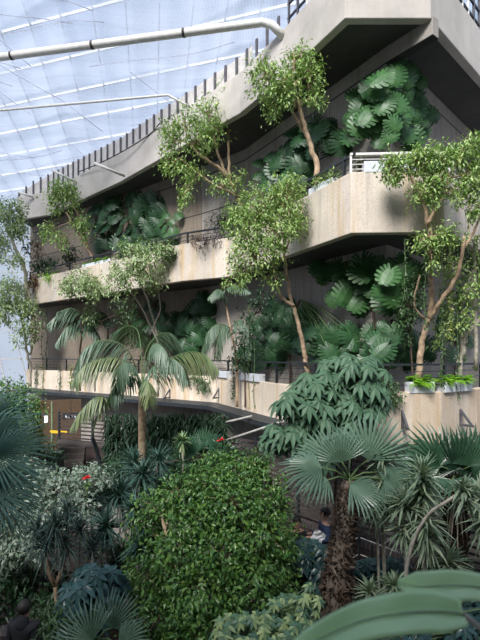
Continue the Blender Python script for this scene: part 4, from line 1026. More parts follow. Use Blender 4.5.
fan_palm('dark green fan palm with thick black fibrous trunk at right', [(455, 640, 8.3), (455, 570, 8.3), (455, 520, 8.3), (456, 495, 8.3), (456, 478, 8.3)], (0.24, 0.20), 'fandark', [
    (455, 470, 8.2, (0, -0.3, 1), (0, -1, 0.3), 0.85), (440, 466, 8.1, (-0.6, -0.2, 0.7), (-0.2, -1, 0.5), 0.85), (470, 466, 8.1, (0.6, -0.2, 0.8), (0.2, -1, 0.5), 0.85),
    (430, 472, 8.2, (-1, -0.1, 0.15), (-0.1, -0.6, 1), 0.80), (478, 474, 8.2, (1, -0.1, 0.1), (0.1, -0.6, 1), 0.8), (452, 480, 7.8, (-0.1, -0.9, -0.1), (0, -0.3, 1), 0.75), (440, 460, 8.7, (-0.5, 0.6, 0.6), (0, -0.7, .8), 0.8), (472, 458, 8.6, (0.5, 0.6, 0.6), (0, -0.7, .8), 0.8)], 0, 'fibredark', 900, 50)
fan_palm('blue green fan palm close by at the left edge', [(-22, 640, 5.2), (-22, 560, 5.2), (-18, 500, 5.2), (-14, 470, 5.2)], (0.13, 0.09), 'cycad', [
    (-6, 455, 5.1, (1, 0.05, 0.12), (-0.1, -0.8, 0.7), 0.74), (-10, 490, 4.9, (1, -0.05, -0.1), (-0.1, -0.6, 0.8), 0.66), (-12, 430, 5.5, (0.9, 0.05, 0.4), (-0.1, -0.8, 0.6), 0.62), (-8, 440, 5.3, (0.7, 0.1, 0.75), (-0.2, -0.9, 0.4), 0.55), (-4, 478, 5.0, (0.95, -0.1, -0.2), (0, -0.7, 0.8), 0.60),
    (-10, 418, 5.6, (0.5, 0.1, 0.85), (-0.3, -0.9, 0.3), 0.55), (2, 500, 5.0, (0.8, -0.3, -0.5), (0, -0.7, 0.8), 0.45)], 0, 'fibredark', 200)
fan_palm('pale fan palm low at the bottom left beside the path', [(100, 690, 6.3), (100, 660, 6.3), (98, 640, 6.3)], (0.08, 0.06), 'fan', [
    (92, 640, 6.1, (-0.5, -0.1, 0.8), (-0.2, -0.8, 0.6), 0.55), (112, 628, 6.4, (0.3, 0.1, 0.9), (0, -0.9, 0.5), 0.52), (80, 650, 6.0, (-0.9, -0.2, 0.25), (-0.1, -0.6, 0.9), 0.5), (118, 645, 6.2, (0.8, 0, 0.4), (0, -0.7, 0.8), 0.45), (102, 655, 5.8, (0, -0.7, 0.5), (0, -0.6, 0.9), 0.5)], 0, 'fibredark', 120)
fan_palm('broad dark fan leaves beyond the canopy pole', [(205, 500, 13.2), (204, 470, 13.2), (204, 460, 13.2)], (0.07, 0.05), 'fandark', [
    (196, 452, 13.1, (-0.6, -0.2, 0.5), (-0.1, -0.9, 0.5), 0.6), (210, 450, 13.2, (0.6, -0.1, 0.5), (0.1, -0.9, 0.5), 0.6), (203, 446, 13.3, (0, 0, 1), (0, -1, 0.3), 0.55), (218, 458, 13.1, (0.9, -0.3, -0.1), (0, -0.8, 0.7), 0.5), (192, 462, 13, (-0.8, -0.3, -0.3), (0, -0.8, 0.7), 0.5)], 0, 'fibredark', 60)

# ------------------------------------------------------------------ yuccas, dracaenas
def spiky(label, stems, heads, mat, name='yucca', floor=0.0, bark=M['barkgrey'], r=0.03, group=None, cat='plant', wid=0.04):
    """stems: list of [(px,py,Y)...]; heads: (px,py,Y,radius,n,updir)"""
    w0 = P(*stems[0][0]); base = Vector((w0.x, w0.y, floor)); root = empty(name, base); tag(root, label, cat, group)
    for i, s in enumerate(stems):
        w = [P(*p) for p in s]
        if w[0].z > floor and i == 0: w = [Vector((w[0].x, w[0].y, floor-0.02))]+w
        m = MB(base); m.tube(catmull(w, 5), r, 7); m.build('stem', bark, root, True)
    for (px, py, Y, R, n, up) in heads:
        c = np.array(tuple(P(px, py, Y))); d = rnd_dirs(n, np.array(up)*0.55); low = RNG.uniform(-0.25, 0.08, n)*R
        pos = np.tile(c, (n, 1))+d*0.03; pos[:, 2] += low
        lm = LM(); lm.add(blades(pos, d, np.tile((0, 0, 1.0), (n, 1))+d*0.1+RNG.normal(0, .1, (n, 3)), R*RNG.uniform(.7, 1.08, n), wid, (0.8, 1, 0.85, 0.5, 0.03), RNG.uniform(0.05, 0.35, n), 0.3))
        lm.build('leaf_rosette', mat, root, base)
    return root
U = (0, -0.1, 0.6)
spiky('tall yucca with stacked pale rosettes between the two fan palms', [[(424, 640, 6.9), (425, 560, 6.9), (423, 480, 6.9)], [(408, 620, 7.0), (406, 560, 7.0), (404, 505, 7.0)]],
      [(422, 474, 6.9, 0.42, 90, U), (421, 492, 6.85, 0.42, 90, (0, -0.2, -0.1)), (425, 520, 6.8, 0.44, 90, (0, -0.2, -0.1)), (428, 540, 6.8, 0.38, 70, (0, -0.2, -0.2)), (404, 502, 6.9, 0.40, 100, U), (403, 528, 6.95, 0.36, 60, (0, -0.2, -0.3))], M['yucca'])
spiky('slim yucca with a withered skirt behind the central fan palm', [[(387, 650, 7.6), (384, 560, 7.6), (382, 470, 7.6)]],
      [(383, 458, 7.6, 0.42, 70, U), (385, 480, 7.5, 0.48, 90, (0, -0.2, -0.5)), (388, 500, 7.5, 0.4, 50, (0, -0.2, -0.6))], M['yucca'])
spiky('yucca head on a long bending stem before the black palm trunk', [[(402, 640, 6.4), (404, 590, 6.4), (412, 545, 6.3), (428, 515, 6.25), (446, 502, 6.2), (461, 492, 6.2)]],
      [(463, 488, 6.2, 0.24, 60, (0, -0.2, 0.9)), (466, 496, 6.15, 0.3, 40, (0.4, -0.3, 0))], M['yucca'], r=0.022)
spiky('bushy yucca rosette at the right edge of garden', [[(490, 650, 7.2), (486, 560, 7.2), (482, 500, 7.2)]], [(482, 496, 7.2, 0.42, 90, U), (484, 520, 7.1, 0.42, 60, (0, -0.2, -0.4))], M['yucca'])
spiky('low yucca rosette in front of the black palm trunk foot', [[(450, 640, 7.0), (450, 575, 7.0)]], [(449, 562, 6.9, 0.42, 110, U)], M['yucca'])
spiky('small yucca left of low centre behind the big blurred leaf', [[(395, 650, 6.8), (395, 592, 6.8)]], [(394, 586, 6.8, 0.32, 90, U)], M['yucca'])
spiky('small yucca on pale ground beside the hairy trunk', [[(370, 650, 7.0), (370, 600, 7.0)]], [(370, 592, 7.0, 0.30, 80, U)], M['yucca'])
spiky('small bare-stemmed yucca between the two ground rosettes', [[(380, 650, 7.5), (379, 590, 7.5), (377, 520, 7.5)]], [(377, 512, 7.5, 0.3, 50, (0, -0.2, 0))], M['yucca'], r=0.02)
spiky('blue green yucca rosette facing out left of the big bush', [[(108, 640, 8.6), (107, 560, 8.6), (106, 530, 8.6)]], [(106, 526, 8.5, 0.50, 130, (0, -0.8, 0.3))], M['yuccablue'])
spiky('blue green yucca with two rosettes above the silver shrub', [[(128, 560, 9.6), (124, 520, 9.6), (120, 495, 9.6)], [(124, 530, 9.6), (134, 505, 9.6), (140, 480, 9.6)]], [(120, 492, 9.5, 0.50, 120, U), (142, 474, 9.7, 0.52, 120, U)], M['yuccablue'])
spiky('blue green yucca before the tall palm trunk', [[(134, 560, 11), (136, 500, 11), (136, 468, 11)], [(150, 520, 11), (156, 480, 11), (157, 462, 11)]], [(134, 462, 11, 0.62, 120, U), (158, 458, 11.2, 0.6, 110, U), (150, 480, 10.8, 0.6, 100, (0, -0.3, 0))], M['yuccablue'])
spiky('blue green yucca low at the left rim of the big bush', [[(138, 640, 8.2), (138, 560, 8.2)]], [(134, 508, 8.6, 0.46, 100, U), (140, 545, 8.0, 0.4, 70, U)], M['yuccablue'])
spiky('cream striped yucca under the canopy beside the broad fan leaves', [[(183, 500, 12.8), (183, 460, 12.8), (182, 446, 12.8)]], [(182, 440, 12.7, 0.34, 90, U)], M['variegated'])
spiky('dark dracaena with fine blades over an orange-tan forked stem', [[(57, 625, 7.6), (57, 605, 7.6), (55, 585, 7.6)], [(55, 586, 7.6), (50, 575, 7.5), (46, 560, 7.5)], [(55, 586, 7.6), (60, 575, 7.6), (64, 560, 7.6)]],
      [(46, 545, 7.5, 0.46, 110, U), (66, 545, 7.6, 0.46, 110, U), (55, 525, 7.6, 0.46, 120, U), (80, 530, 7.8, 0.42, 90, U), (38, 530, 7.6, 0.4, 80, U), (92, 548, 7.9, 0.4, 70, U), (68, 510, 7.8, 0.40, 80, U)], M['dracaena'], 'dracaena', bark=M['bark'], wid=0.022, r=0.035)
spiky('spiky dark plant poking out under the poinsettia', [[(92, 560, 9.2), (92, 520, 9.2)]], [(90, 505, 9.1, 0.5, 100, U), (104, 495, 9.4, 0.45, 80, U)], M['dracaena'], 'dracaena', wid=0.03)

# ------------------------------------------------------------------ schefflera-like plants
def umbrella_plant(label, stems, heads, mat, name='schefflera', floor=0.0, leaf=(0.26, 0.10), nl=7, hang=0.5, bark=M['barkdark'], group=None):
    w0 = P(*stems[0][0]); base = Vector((w0.x, w0.y, floor)); root = empty(name, base); tag(root, label, 'shrub', group)
    sps = []
    for i, s in enumerate(stems):
        w = [P(*p) for p in s]
        if w[0].z > floor and i == 0: w = [Vector((w[0].x, w[0].y, floor-0.02))]+w
        sp = catmull(w, 5); sps += sp; m = MB(base); m.tube(sp, 0.03, 7); m.build('stem', bark, root, True)
    lm = LM(); pt = MB(base)
    for (px, py, rx, ry, Y, cnt) in heads:
        c = P(px, py, Y)
        for i in range(cnt):
            a = i*2.39996; r = math.sqrt((i+0.5)/cnt)
            q = Vector((c.x+pxm(rx, Y)*r*math.cos(a), Y-random.uniform(-0.1, 0.55)*(1.1-r*0.6), c.z+pxm(ry, Y)*r*math.sin(a)))
            near = min(sps, key=lambda s: (s-q).length); pt.tube([near, near.lerp(q, 0.5)+Vector((0, 0, 0.08)), q], [0.012, 0.009, 0.006], 4, False)
            n0 = Vector((math.cos(a)*r*0.5+random.uniform(-0.2, 0.2), -0.75, 0.75+random.uniform(-0.2, 0.2))).normalized()
            u = n0.cross(Vector((0.2, 0, 1))).normalized(); v = n0.cross(u)
            ph = random.uniform(0, 6.28); d = []; 
            for k in range(nl):
                t = ph+2*math.pi*k/nl; dd = u*math.cos(t)+v*math.sin(t)-Vector((0, 0, hang*random.uniform(.6, 1.2))); d.append(tuple(dd))
            L = leaf[0]*np.random.default_rng(i).uniform(.8, 1.15, nl)
            lm.add(blades(np.tile(tuple(q), (nl, 1)), d, np.tile(tuple(n0+Vector((0, 0, .4))), (nl, 1)), L, leaf[1], (0.12, 0.75, 1.0, 0.7, 0.03), 0.35, 0.18))
    tag(pt.build('petioles', M['stemgreen'], root), kind='stuff'); lm.build('foliage', mat, root, base)
    return root
umbrella_plant('tall blue-green schefflera with drooping leaves before lowest balcony', [[(330, 600, 9.2), (332, 540, 9.2), (336, 480, 9.2), (338, 420, 9.2), (345, 375, 9.2)], [(334, 500, 9.2), (315, 470, 9.1), (295, 450, 9.0), (280, 430, 9)], [(336, 460, 9.2), (322, 420, 9.1), (305, 395, 9.0)]],
    [(340, 366, 20, 13, 9.2, 14), (366, 368, 18, 13, 9.3, 14), (318, 384, 24, 14, 9.0, 18), (374, 400, 10, 16, 9.2, 10), (350, 395, 28, 18, 9.0, 26), (300, 402, 24, 14, 8.9, 18), (335, 415, 32, 18, 8.9, 26), (372, 390, 12, 18, 9.2, 10), (295, 432, 20, 14, 8.9, 14), (320, 440, 26, 14, 9.0, 16), (275, 436, 12, 14, 8.9, 8), (360, 415, 16, 14, 9.0, 12), (318, 455, 18, 12, 9.1, 10)], M['schef'], leaf=(0.25, 0.095))
umbrella_plant('dark teal schefflera low between dracaena and the big bush', [[(92, 640, 7.4), (92, 600, 7.4), (92, 580, 7.4)]], [(98, 575, 22, 14, 7.3, 20), (80, 592, 18, 12, 7.2, 14), (110, 585, 14, 12, 7.4, 10), (72, 612, 14, 12, 7.1, 10), (92, 612, 20, 12, 7.2, 10)], M['schefdark'], leaf=(0.20, 0.09), hang=0.25)
umbrella_plant('dark leafy plant beside the path before the slatted screen', [[(305, 620, 8.6), (305, 560, 8.6)]], [(300, 550, 18, 12, 8.8, 16), (312, 565, 12, 12, 8.7, 10), (318, 548, 8, 10, 8.8, 6)], M['schefdark'], leaf=(0.20, 0.10), hang=0.2)
umbrella_plant('low green plants at the foot of the wire handrail', [[(370, 600, 8.8), (370, 575, 8.8)]], [(366, 565, 14, 8, 8.8, 10), (390, 562, 16, 8, 8.8, 10)], M['schefdark'], leaf=(0.18, 0.1), hang=0.2)
umbrella_plant('cream speckled shrub at the bottom centre', [[(262, 660, 6.6), (262, 630, 6.6)]], [(285, 612, 30, 16, 6.6, 30), (240, 622, 28, 16, 6.4, 30), (265, 635, 40, 12, 6.2, 26), (305, 600, 16, 14, 6.7, 12)], M['variegated'], leaf=(0.115, 0.05), hang=0.2)
umbrella_plant('dark shrub mass at the bottom right under the blurred leaf', [[(425, 660, 6.6), (425, 630, 6.6)]], [(390, 628, 30, 14, 6.6, 22), (455, 622, 26, 18, 6.8, 22), (475, 600, 12, 18, 7.0, 12), (345, 632, 22, 10, 6.4, 14)], M['schefdark'], leaf=(0.17, 0.08), hang=0.2)

# ------------------------------------------------------------------ big shrubs of the garden
T('ficus_bush', 'very large bright green small-leaved bush in the lower centre', 'bush',
  [([(214, 640, 8.0), (214, 600, 8.1), (216, 560, 8.2), (222, 510, 8.3)], 0.07, 0.03), ([(190, 640, 8.1), (180, 580, 8.0), (165, 530, 7.9)], 0.05, 0.02), ([(238, 640, 8.0), (252, 580, 7.9), (270, 530, 7.8)], 0.05, 0.02)],
  [(238, 472, 26, 16, 8.6, 110), (208, 480, 24, 16, 8.5, 90), (180, 492, 26, 18, 8.4, 100), (262, 490, 24, 20, 8.4, 100), (158, 508, 22, 20, 8.4, 90), (272, 512, 18, 20, 8.3, 80), (236, 505, 34, 22, 7.9, 150), (200, 522, 32, 22, 7.8, 140), (146, 535, 18, 22, 8.3, 70), (260, 535, 34, 26, 7.7, 150), (225, 550, 32, 26, 7.4, 140), (178, 555, 34, 28, 7.6, 140), (278, 558, 16, 24, 8.1, 70), (250, 578, 36, 28, 7.3, 150), (205, 590, 36, 28, 7.1, 150), (150, 580, 24, 28, 7.9, 90), (275, 585, 20, 24, 7.7, 70), (160, 618, 30, 26, 7.3, 110), (210, 625, 40, 24, 6.9, 130), (222, 461, 12, 8, 8.7, 30), (256, 462, 11, 8, 8.6, 26), (135, 560, 10, 14, 8.4, 24)],
  M['bush'], M['bark'], (0.085, 0.045), 0.0, per=8, twigs=0.12)
T('silver_shrub', 'silver variegated shrub spread over the left side', 'shrub',
  [([(40, 620, 8.9), (42, 560, 8.9), (45, 510, 8.9)], 0.05, 0.02)],
  [(20, 480, 34, 18, 9.4, 130), (62, 486, 26, 16, 9.2, 100), (88, 480, 22, 14, 9.6, 80), (14, 512, 30, 22, 8.8, 130), (50, 512, 28, 18, 8.8, 100), (14, 545, 20, 18, 8.5, 60), (36, 545, 16, 14, 8.5, 40), (110, 492, 14, 10, 9.7, 30), (78, 505, 18, 12, 9, 40)],
  M['silver'], M['barkgrey'], (0.095, 0.045), 0.0)
T('shrub', 'round mid green shrub in front of left end of lowest parapet', 'shrub', [([(18, 470, 15.5), (18, 420, 15.5)], 0.05, 0.02)],
  [(14, 392, 18, 14, 15.4, 70), (28, 405, 14, 14, 15.3, 56), (6, 412, 16, 14, 15.2, 50), (24, 425, 16, 10, 15.4, 34)], M['bush'], M['bark'], (0.12, 0.06), 0.0)
bushy('yellow-green columnar plant in dark passage at left', [(34, 430, 5, 16, 16.6, 40)], M['yellowvine'], 0.0, (0.14, 0.06))
bushy('dark shrub mass below the round green shrub at left', [(20, 450, 26, 18, 13.5, 110), (48, 452, 12, 12, 14.5, 30), (5, 580, 24, 26, 9.0, 90), (40, 585, 22, 18, 9.0, 60), (120, 560, 12, 20, 9, 40)], M['shrubdark'], 0.0, (0.13, 0.06))
bushy('dark shrubs lining the brick wall between palm trunk and big bush', [(120, 470, 16, 12, 13.4, 50), (172, 460, 18, 10, 13.6, 50), (230, 455, 18, 10, 12.6, 40), (185, 475, 24, 12, 11.8, 60)], M['shrubdark'], 0.0, (0.15, 0.07))
bushy('low fern-green bed beside the person in black', [(48, 625, 12, 10, 6.8, 50), (62, 632, 12, 8, 6.6, 40)], M['ivy'], 0.0, (0.14, 0.03))
bushy('deep green ground bed under the fan palms at right', [(400, 600, 40, 14, 8.0, 80), (460, 590, 26, 14, 8.1, 60), (300, 590, 14, 12, 8.4, 30)], M['shrubdark'], 0.0, (0.13, 0.07))
# climbers hanging on the ground-floor wall beneath the canopy
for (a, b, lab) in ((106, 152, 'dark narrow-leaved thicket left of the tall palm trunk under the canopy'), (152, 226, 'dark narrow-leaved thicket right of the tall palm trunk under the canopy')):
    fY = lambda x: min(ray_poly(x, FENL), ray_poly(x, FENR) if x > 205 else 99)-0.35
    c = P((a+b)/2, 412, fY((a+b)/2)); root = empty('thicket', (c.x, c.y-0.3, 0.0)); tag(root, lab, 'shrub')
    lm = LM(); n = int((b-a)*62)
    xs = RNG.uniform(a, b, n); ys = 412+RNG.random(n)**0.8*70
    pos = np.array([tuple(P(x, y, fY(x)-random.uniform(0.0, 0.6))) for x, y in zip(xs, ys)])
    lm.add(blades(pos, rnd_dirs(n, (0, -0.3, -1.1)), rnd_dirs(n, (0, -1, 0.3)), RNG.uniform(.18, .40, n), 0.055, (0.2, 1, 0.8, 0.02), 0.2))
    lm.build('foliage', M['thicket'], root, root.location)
    for x in np.linspace(a+3, b-3, 8):
        t = P(x, random.uniform(414, 425), fY(x)-0.3); m = MB(root.location)
        m.tube([Vector((t.x, t.y, -0.02)), Vector((t.x+0.05, t.y, 1.5)), t], [0.03, 0.025, 0.012], 6); m.build('stem', M['barkdark'], root, True)

# tree fern / brown column under canopy
m = MB(Vector((P(212, 440, 14.9).x, 14.9, 0))); m.tube([m.o, m.o+Vector((0, 0, 3.2))], 0.16, 14); tag(m.build('column', M['tanpanel'], None, True), 'round brown column under the canopy by the red flower', 'column')

# poinsettias and small flowers
def flower(px, py, Y, s, mat, label, name='poinsettia', cat='flower', ground=0.0, group=None):
    c = P(px, py, Y); root = empty(name, Vector((c.x, c.y, ground))); tag(root, label, cat, group)
    o = root.location; m = MB(o); m.tube([Vector((c.x, c.y, ground)), c-Vector((0, 0, 0.02))], 0.012, 5); m.build('stem', M['stemgreen'], root)
    lm = LM(); n = 12; t = np.arange(n)*2.4; d = np.stack([np.cos(t), np.sin(t)*0.6-0.5, np.sin(t*1.7)*0.5+0.35], 1)
    lm.add(blades(np.tile(tuple(c), (n, 1)), d, np.tile((0, -0.6, 0.8), (n, 1)), s*RNG.uniform(.7, 1.1, n), s*0.5, (0.2, 1, 0.7, 0.02), 0.2)); lm.build('petals', mat, root, o)
    lm = LM(); t = np.arange(10)*0.63; z = -0.08-0.1*np.random.default_rng(3).random(10)
    lm.add(blades(np.array(tuple(c))+np.stack([t*0, t*0, z], 1), np.stack([np.cos(t), np.sin(t), t*0-0.2], 1), np.tile((0, 0, 1.0), (10, 1)), s*1.1, s*0.45, (0.2, 1, 0.7, 0.02), 0.3)); lm.build('leaf', M['bush'], root, o)
flower(87, 478, 8.9, 0.10, M['red'], 'bright red poinsettia bloom on the silver shrub')
flower(221, 440, 13.2, 0.13, M['red'], 'red bloom under the canopy by the brown column')
flower(31, 462, 8.8, 0.06, M['orange'], 'small orange blossom at left, right of its neighbour', 'orange_blossom', group='small orange blossoms at left')
flower(22, 468, 8.8, 0.06, M['orange'], 'small orange blossom at left, left of its neighbour', 'orange_blossom', group='small orange blossoms at left')

# ------------------------------------------------------------------ broad foreground leaf plant
def broadleaf(root, pts, widths, org, up):
    sp = catmull(pts, 8); k = len(sp); vs = []; fs = []; nrow = 9
    ws = [widths[0]]
    W = [np.interp(i/(k-1), np.linspace(0, 1, len(widths)), widths) for i in range(k)]
    for i, p in enumerate(sp):
        d = (sp[min(k-1, i+1)]-sp[max(0, i-1)]).normalized(); s = d.cross(Vector(up)).normalized(); n = s.cross(d)
        for j in range(nrow):
            t = (j/(nrow-1)-0.5)*2
            vs.append(p+s*t*W[i]-org+n*(abs(t)*0.35*W[i]-0.12*W[i]*t*t+0.0012*math.sin(i*0.5+j*0.8)))
    for i in range(k-1):
        for j in range(nrow-1): fs.append((i*nrow+j, i*nrow+j+1, (i+1)*nrow+j+1, (i+1)*nrow+j))
    o = mesh_obj('leaf', vs, fs, M['bigleaf'], root, True)
    so = o.modifiers.new('thickness', 'SOLIDIFY'); so.thickness = 0.0015
    m = MB(org); m.tube([q+Vector((0, -0.003, 0.003)) for q in sp], [0.0022*(1-0.7*i/k) for i in range(k)], 6); m.build('midrib', M['midrib'], o, True)
bp = P(488, 640, 0.84); fo = Vector((bp.x+0.02, 0.70, 4.42)); fg = empty('broad_leaf_plant', fo); tag(fg, 'large blurred green leaves close to the camera at the bottom right', 'plant')
m = MB(fo); m.tube(catmull([fo, fo+Vector((0.02, 0.04, 0.12)), P(492, 640, 0.85), P(480, 628, 0.86), P(463, 614, 0.87)], 6), 0.0045, 8); m.build('stem', M['barkgrey'], fg, True)
broadleaf(fg, [P(463, 614, 0.87), P(435, 612, 0.86), P(400, 614, 0.84), P(360, 622, 0.80), P(310, 645, 0.76), P(280, 672, 0.72)], [0.022, 0.036, 0.034, 0.030, 0.022, 0.008], fo, (0.1, -0.75, 0.65))
broadleaf(fg, [P(505, 600, 0.98), P(480, 588, 0.97), P(450, 586, 0.95), P(420, 587, 0.93), P(398, 584, 0.91)], [0.026, 0.028, 0.030, 0.028, 0.008], fo, (0, -0.75, 0.65))
m = MB(fo); m.tube(catmull([P(486, 636, 0.86), P(500, 612, 0.93), P(505, 600, 0.98)], 5), 0.004, 8); m.build('stem', M['barkgrey'], fg, True)

# ------------------------------------------------------------------ people
def skin_obj(name, verts, edges, radii, mat, parent, root_i=0, sub=2):
    me = bpy.data.meshes.new(name); me.from_pydata([tuple(v) for v in verts], edges, []); me.update(); me.materials.append(mat)
    o = bpy.data.objects.new(name, me); col.objects.link(o); o.parent = parent
    sk = o.modifiers.new('skin', 'SKIN')
    sv = me.skin_vertices[0].data if len(me.skin_vertices) else None
    if sv is None:
        bpy.context.view_layer.objects.active = o; me.skin_vertices  # created with the modifier
    for i, r in enumerate(radii):
        rr = r if hasattr(r, '__len__') else (r, r)
        me.skin_vertices[0].data[i].radius = rr
        me.skin_vertices[0].data[i].use_root = (i == root_i)
    sk.use_smooth_shade = True
    ss = o.modifiers.new('sub', 'SUBSURF'); ss.levels = sub; ss.render_levels = sub
    return o
def sphere(name, c, r, mat, parent, seg=14, rings=10, cut=None):
    vs = []; fs = []
    for i in range(rings+1):
        a = math.pi*i/rings
        for j in range(seg):
            b = 2*math.pi*j/seg; vs.append((c[0]+r[0]*math.sin(a)*math.cos(b), c[1]+r[1]*math.sin(a)*math.sin(b), c[2]+r[2]*math.cos(a)))
    for i in range(rings):
        for j in range(seg):
            q = (i*seg+j, (i+1)*seg+j, (i+1)*seg+(j+1) % seg, i*seg+(j+1) % seg)
            if cut and all(cut(Vector(vs[k])-Vector(c)) for k in q): continue
            fs.append(q)
    return mesh_obj(name, vs, fs, mat, parent, True)
def person(loc, rz, H, label, top, longhair=False, pose='stand', jacket=False, hood=False):
    """figure looks along -Y before rotation"""
    root = empty('person', loc); root.rotation_euler = (0, 0, rz); tag(root, label, 'person', None)
    s = H/1.75
    V = lambda x, y, z: Vector((x*s, y*s, z*s))
    if pose == 'hold': hands = {1: (V(0.25, -0.02, 1.14), V(0.13, -0.30, 1.18)), -1: (V(-0.25, -0.02, 1.14), V(-0.11, -0.30, 1.18))}
    else: hands = {1: (V(0.25, 0.03, 1.12), V(0.26, -0.06, 0.86)), -1: (V(-0.25, 0.03, 1.12), V(-0.26, -0.06, 0.86))}
    # one continuous body
    v = [V(0, 0, 0.95), V(0, 0.01, 1.12), V(0, 0.01, 1.32), V(0, 0.01, 1.43), V(0, 0, 1.50), V(0, -0.01, 1.58), V(0, -0.01, 1.68)]
    e = [(0, 1), (1, 2), (2, 3), (3, 4), (4, 5), (5, 6)]
    r = [(0.13*s, 0.10*s), (0.12*s, 0.085*s), (0.14*s, 0.095*s), (0.09*s, 0.07*s), 0.052*s, (0.078*s, 0.092*s), (0.07*s, 0.085*s)]
    tip = {}
    for sg in (1, -1):
        el, wr = hands[sg]; k = len(v)
        v += [V(0.155*sg, 0.01, 1.385), el, wr]; e += [(3, k), (k, k+1), (k+1, k+2)]; r += [0.055*s, 0.042*s, 0.028*s]
        d = (wr-el).normalized(); palm = wr+d*0.07*s; k2 = len(v); v.append(palm); e.append((k+2, k2)); r.append((0.035*s, 0.02*s))
        side = Vector((sg, 0, 0)); side = (side-d*side.dot(d)).normalized()
        for fi, (off, ln) in enumerate(((-0.028, 0.065), (-0.009, 0.075), (0.010, 0.070), (0.028, 0.055))):
            a = palm+side*off*s+d*0.02*s; b = a+d*ln*0.5*s+Vector((0, -0.012, -0.006))*s; c2 = b+d*ln*0.45*s+Vector((0, -0.02, -0.02))*s
            q = len(v); v += [a, b, c2]; e += [(k2, q), (q, q+1), (q+1, q+2)]; r += [0.009*s, 0.0085*s, 0.007*s]
        a = palm-side*0.035*s-d*0.03*s+Vector((0, -0.02, 0))*s; b = a+d*0.035*s+Vector((0, -0.02, 0))*s; q = len(v); v += [a, b]; e += [(k2, q), (q, q+1)]; r += [0.011*s, 0.009*s]
        q = len(v); st = 0.06*sg if pose != 'stand' else 0.0
        v += [V(0.09*sg, 0, 0.86), V(0.10*sg, -0.01-st, 0.50), V(0.10*sg, 0.03-st*0.5, 0.10), V(0.10*sg, -0.10-st*0.5, 0.04)]
        e += [(0, q), (q, q+1), (q+1, q+2), (q+2, q+3)]; r += [0.085*s, 0.058*s, 0.042*s, 0.035*s]; tip[sg] = (v[q], v[q+1], v[q+2], v[q+3])
    skin_obj('body', v, e, r, M['skin'], root)
    # nose, ears, eyes, mouth
    f = MB(); f.add([V(-0.015, -0.095, 1.635), V(0.015, -0.095, 1.635), V(0, -0.095, 1.675), V(0, -0.128, 1.632)], [(0, 1, 3), (1, 2, 3), (2, 0, 3)]); f.build('nose', M['skin'], root)
    for sg in (1, -1):
        sphere('eye', V(0.03*sg, -0.093, 1.665), (0.012*s,)*3, M['eye'], root, 8, 6)
        sphere('ear', V(0.082*sg, 0.0, 1.645), (0.012*s, 0.02*s, 0.03*s), M['skin'], root, 8, 6)
    sphere('mouth', V(0, -0.098, 1.605), (0.024*s, 0.01*s, 0.008*s), M['lip'], root, 8, 6)
    # clothes: slightly larger shells following the body
    tv = [V(0, 0, 0.88), V(0, 0.01, 1.10), V(0, 0.01, 1.32), V(0, 0.01, 1.44)]; te = [(0, 1), (1, 2), (2, 3)]
    g = 1.35 if jacket else 1.15; tr = [(0.145*s*g, 0.115*s*g), (0.13*s*g, 0.098*s*g), (0.155*s*g, 0.11*s*g), (0.125*s, 0.10*s)]
    for sg in (1, -1):
        el, wr = hands[sg]; k = len(tv); tv += [V(0.175*sg, 0.01, 1.40), el, el.lerp(wr, 0.92)]; te += [(3, k), (k, k+1), (k+1, k+2)]; tr += [0.078*s*g, 0.053*s*g, 0.04*s*g]
    skin_obj('jacket' if jacket else 'shirt', tv, te, tr, M[top], root)
    pv = [V(0, 0, 0.96)]; pe = []; pr = [(0.145*s, 0.115*s)]
    for sg in (1, -1):
        a, b, c, d = tip[sg]; k = len(pv); pv += [a, b, c]; pe += [(0, k), (k, k+1), (k+1, k+2)]; pr += [0.098*s, 0.07*s, 0.056*s]
    skin_obj('trousers', pv, pe, pr, M['trouser'], root)
    for sg in (1, -1):
        a, b, c, d = tip[sg]; skin_obj('shoe', [Vector((c.x, c.y+0.03*s, 0.045*s)), Vector((c.x, c.y-0.08*s, 0.045*s)), Vector((c.x, c.y-0.19*s, 0.035*s))], [(0, 1), (1, 2)], [(0.045*s, 0.045*s), (0.05*s, 0.045*s), (0.042*s, 0.03*s)], M['shoe'], root)
    sphere('hair', V(0, 0.012, 1.675), (0.097*s, 0.115*s, 0.105*s), M['hair'], root, 20, 14, (lambda d: d.y < -0.035*s and d.z < 0.035*s) if not False else None)
    if hood: skin_obj('hood', [V(0, 0.03, 1.56), V(0, 0.05, 1.50), V(0, 0.06, 1.42), V(0, 0.06, 1.34)], [(0, 1), (1, 2), (2, 3)], [(0.085*s, 0.075*s), (0.105*s, 0.09*s), (0.14*s, 0.10*s), (0.11*s, 0.07*s)], M[top], root)
    if longhair: skin_obj('long_hair', [V(0, 0.06, 1.66), V(0, 0.08, 1.55), V(0, 0.09, 1.42)], [(0, 1), (1, 2)], [(0.09*s, 0.06*s), (0.10*s, 0.05*s), (0.08*s, 0.04*s)], M['hair'], root)
    return root
man = P(325, 540, 10.2); person(Vector((man.x, man.y, 0.03)), -math.pi/2+0.15, 1.78, 'person in navy top in profile, holding white paper beside hairy trunk', 'navy', pose='hold')
pp = empty('paper_sheet', P(318, 538, 9.9)); tag(pp, 'crumpled white paper held by the person in navy', 'paper')
lm = LM(); 
vs = []; fs = []
for j in range(6):
    for i in range(6): vs.append(((i-2.5)*0.06, random.uniform(-0.03, 0.03), (j-2.5)*0.06+random.uniform(-0.02, 0.02)))
for j in range(5):
    for i in range(5): fs.append((j*6+i, j*6+i+1, (j+1)*6+i+1, (j+1)*6+i))
o = mesh_obj('paper', vs, fs, M['paper'], pp); o.rotation_euler = (0.1, 0.6, 0.3); so = o.modifiers.new('t', 'SOLIDIFY'); so.thickness = 0.004
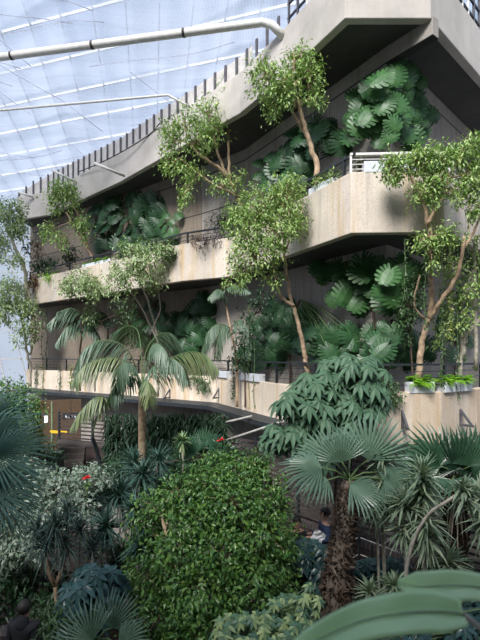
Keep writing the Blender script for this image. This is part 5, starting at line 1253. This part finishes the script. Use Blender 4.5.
wm = P(297, 520, 10.1); person(Vector((wm.x, wm.y, 0.03)), 0.15, 1.63, 'person with long dark hair in black, behind dark leafy plant', 'black', longhair=True)
bl = P(25, 620, 6.6); person(Vector((bl.x, 6.6, 0.0)), math.pi-0.25, 1.68, 'person in black jacket seen from behind on lower left path', 'black', jacket=True, hood=True)

# ------------------------------------------------------------------ world, sun, camera
w = bpy.data.worlds.new('world'); bpy.context.scene.world = w; w.use_nodes = True; nt = w.node_tree; nt.nodes.clear()
out = nt.nodes.new('ShaderNodeOutputWorld'); bg = nt.nodes.new('ShaderNodeBackground'); bg.inputs['Strength'].default_value = 0.80
tc = nt.nodes.new('ShaderNodeTexCoord'); sx = nt.nodes.new('ShaderNodeSeparateXYZ'); nt.links.new(tc.outputs['Generated'], sx.inputs[0])
sky = ramp(nt, sx.outputs['Z'], [(0.0, (0.55, 0.62, 0.70)), (0.15, (0.68, 0.78, 0.92)), (0.6, (0.42, 0.60, 0.90))])
cl_ = N(nt, 'ShaderNodeTexNoise', Scale=2.6, Detail=6.0, Roughness=0.55); nt.links.new(tc.outputs['Generated'], cl_.inputs['Vector'])
cf = ramp(nt, cl_.outputs['Fac'], [(0.42, (0.15,)*3), (0.62, (0.95,)*3)])
nt.links.new(mixc(nt, cf, sky, (0.80, 0.86, 1.0)), bg.inputs['Color']); nt.links.new(bg.outputs[0], out.inputs[0])

sd = bpy.data.lights.new('sun', 'SUN'); sd.energy = 8.3; sd.angle = math.radians(24); sd.color = (1.0, 0.94, 0.86)
so = bpy.data.objects.new('sun', sd); col.objects.link(so)
sun_from = Vector((-0.28, -0.68, 0.74)); so.rotation_euler = sun_from.to_track_quat('Z', 'Y').to_euler(); so.location = (-8, -8, 16)

cam = bpy.data.cameras.new('camera'); co = bpy.data.objects.new('camera', cam); col.objects.link(co)
co.location = (0, 0, CZ); co.rotation_euler = (math.radians(90), 0, 0)
cam.sensor_fit = 'VERTICAL'; cam.sensor_height = 36.0; cam.lens = F/640*36.0; cam.shift_y = 35.0/640
cam.clip_start = 0.05; cam.clip_end = 300
cam.dof.use_dof = True; cam.dof.focus_distance = 12.0; cam.dof.aperture_fstop = 3.6
bpy.context.scene.camera = co
sc = bpy.context.scene
sc.view_settings.view_transform = 'Standard'; sc.view_settings.look = 'None'; sc.view_settings.exposure = 0.0; sc.view_settings.gamma = 1.0; sc.view_settings.use_curve_mapping = False
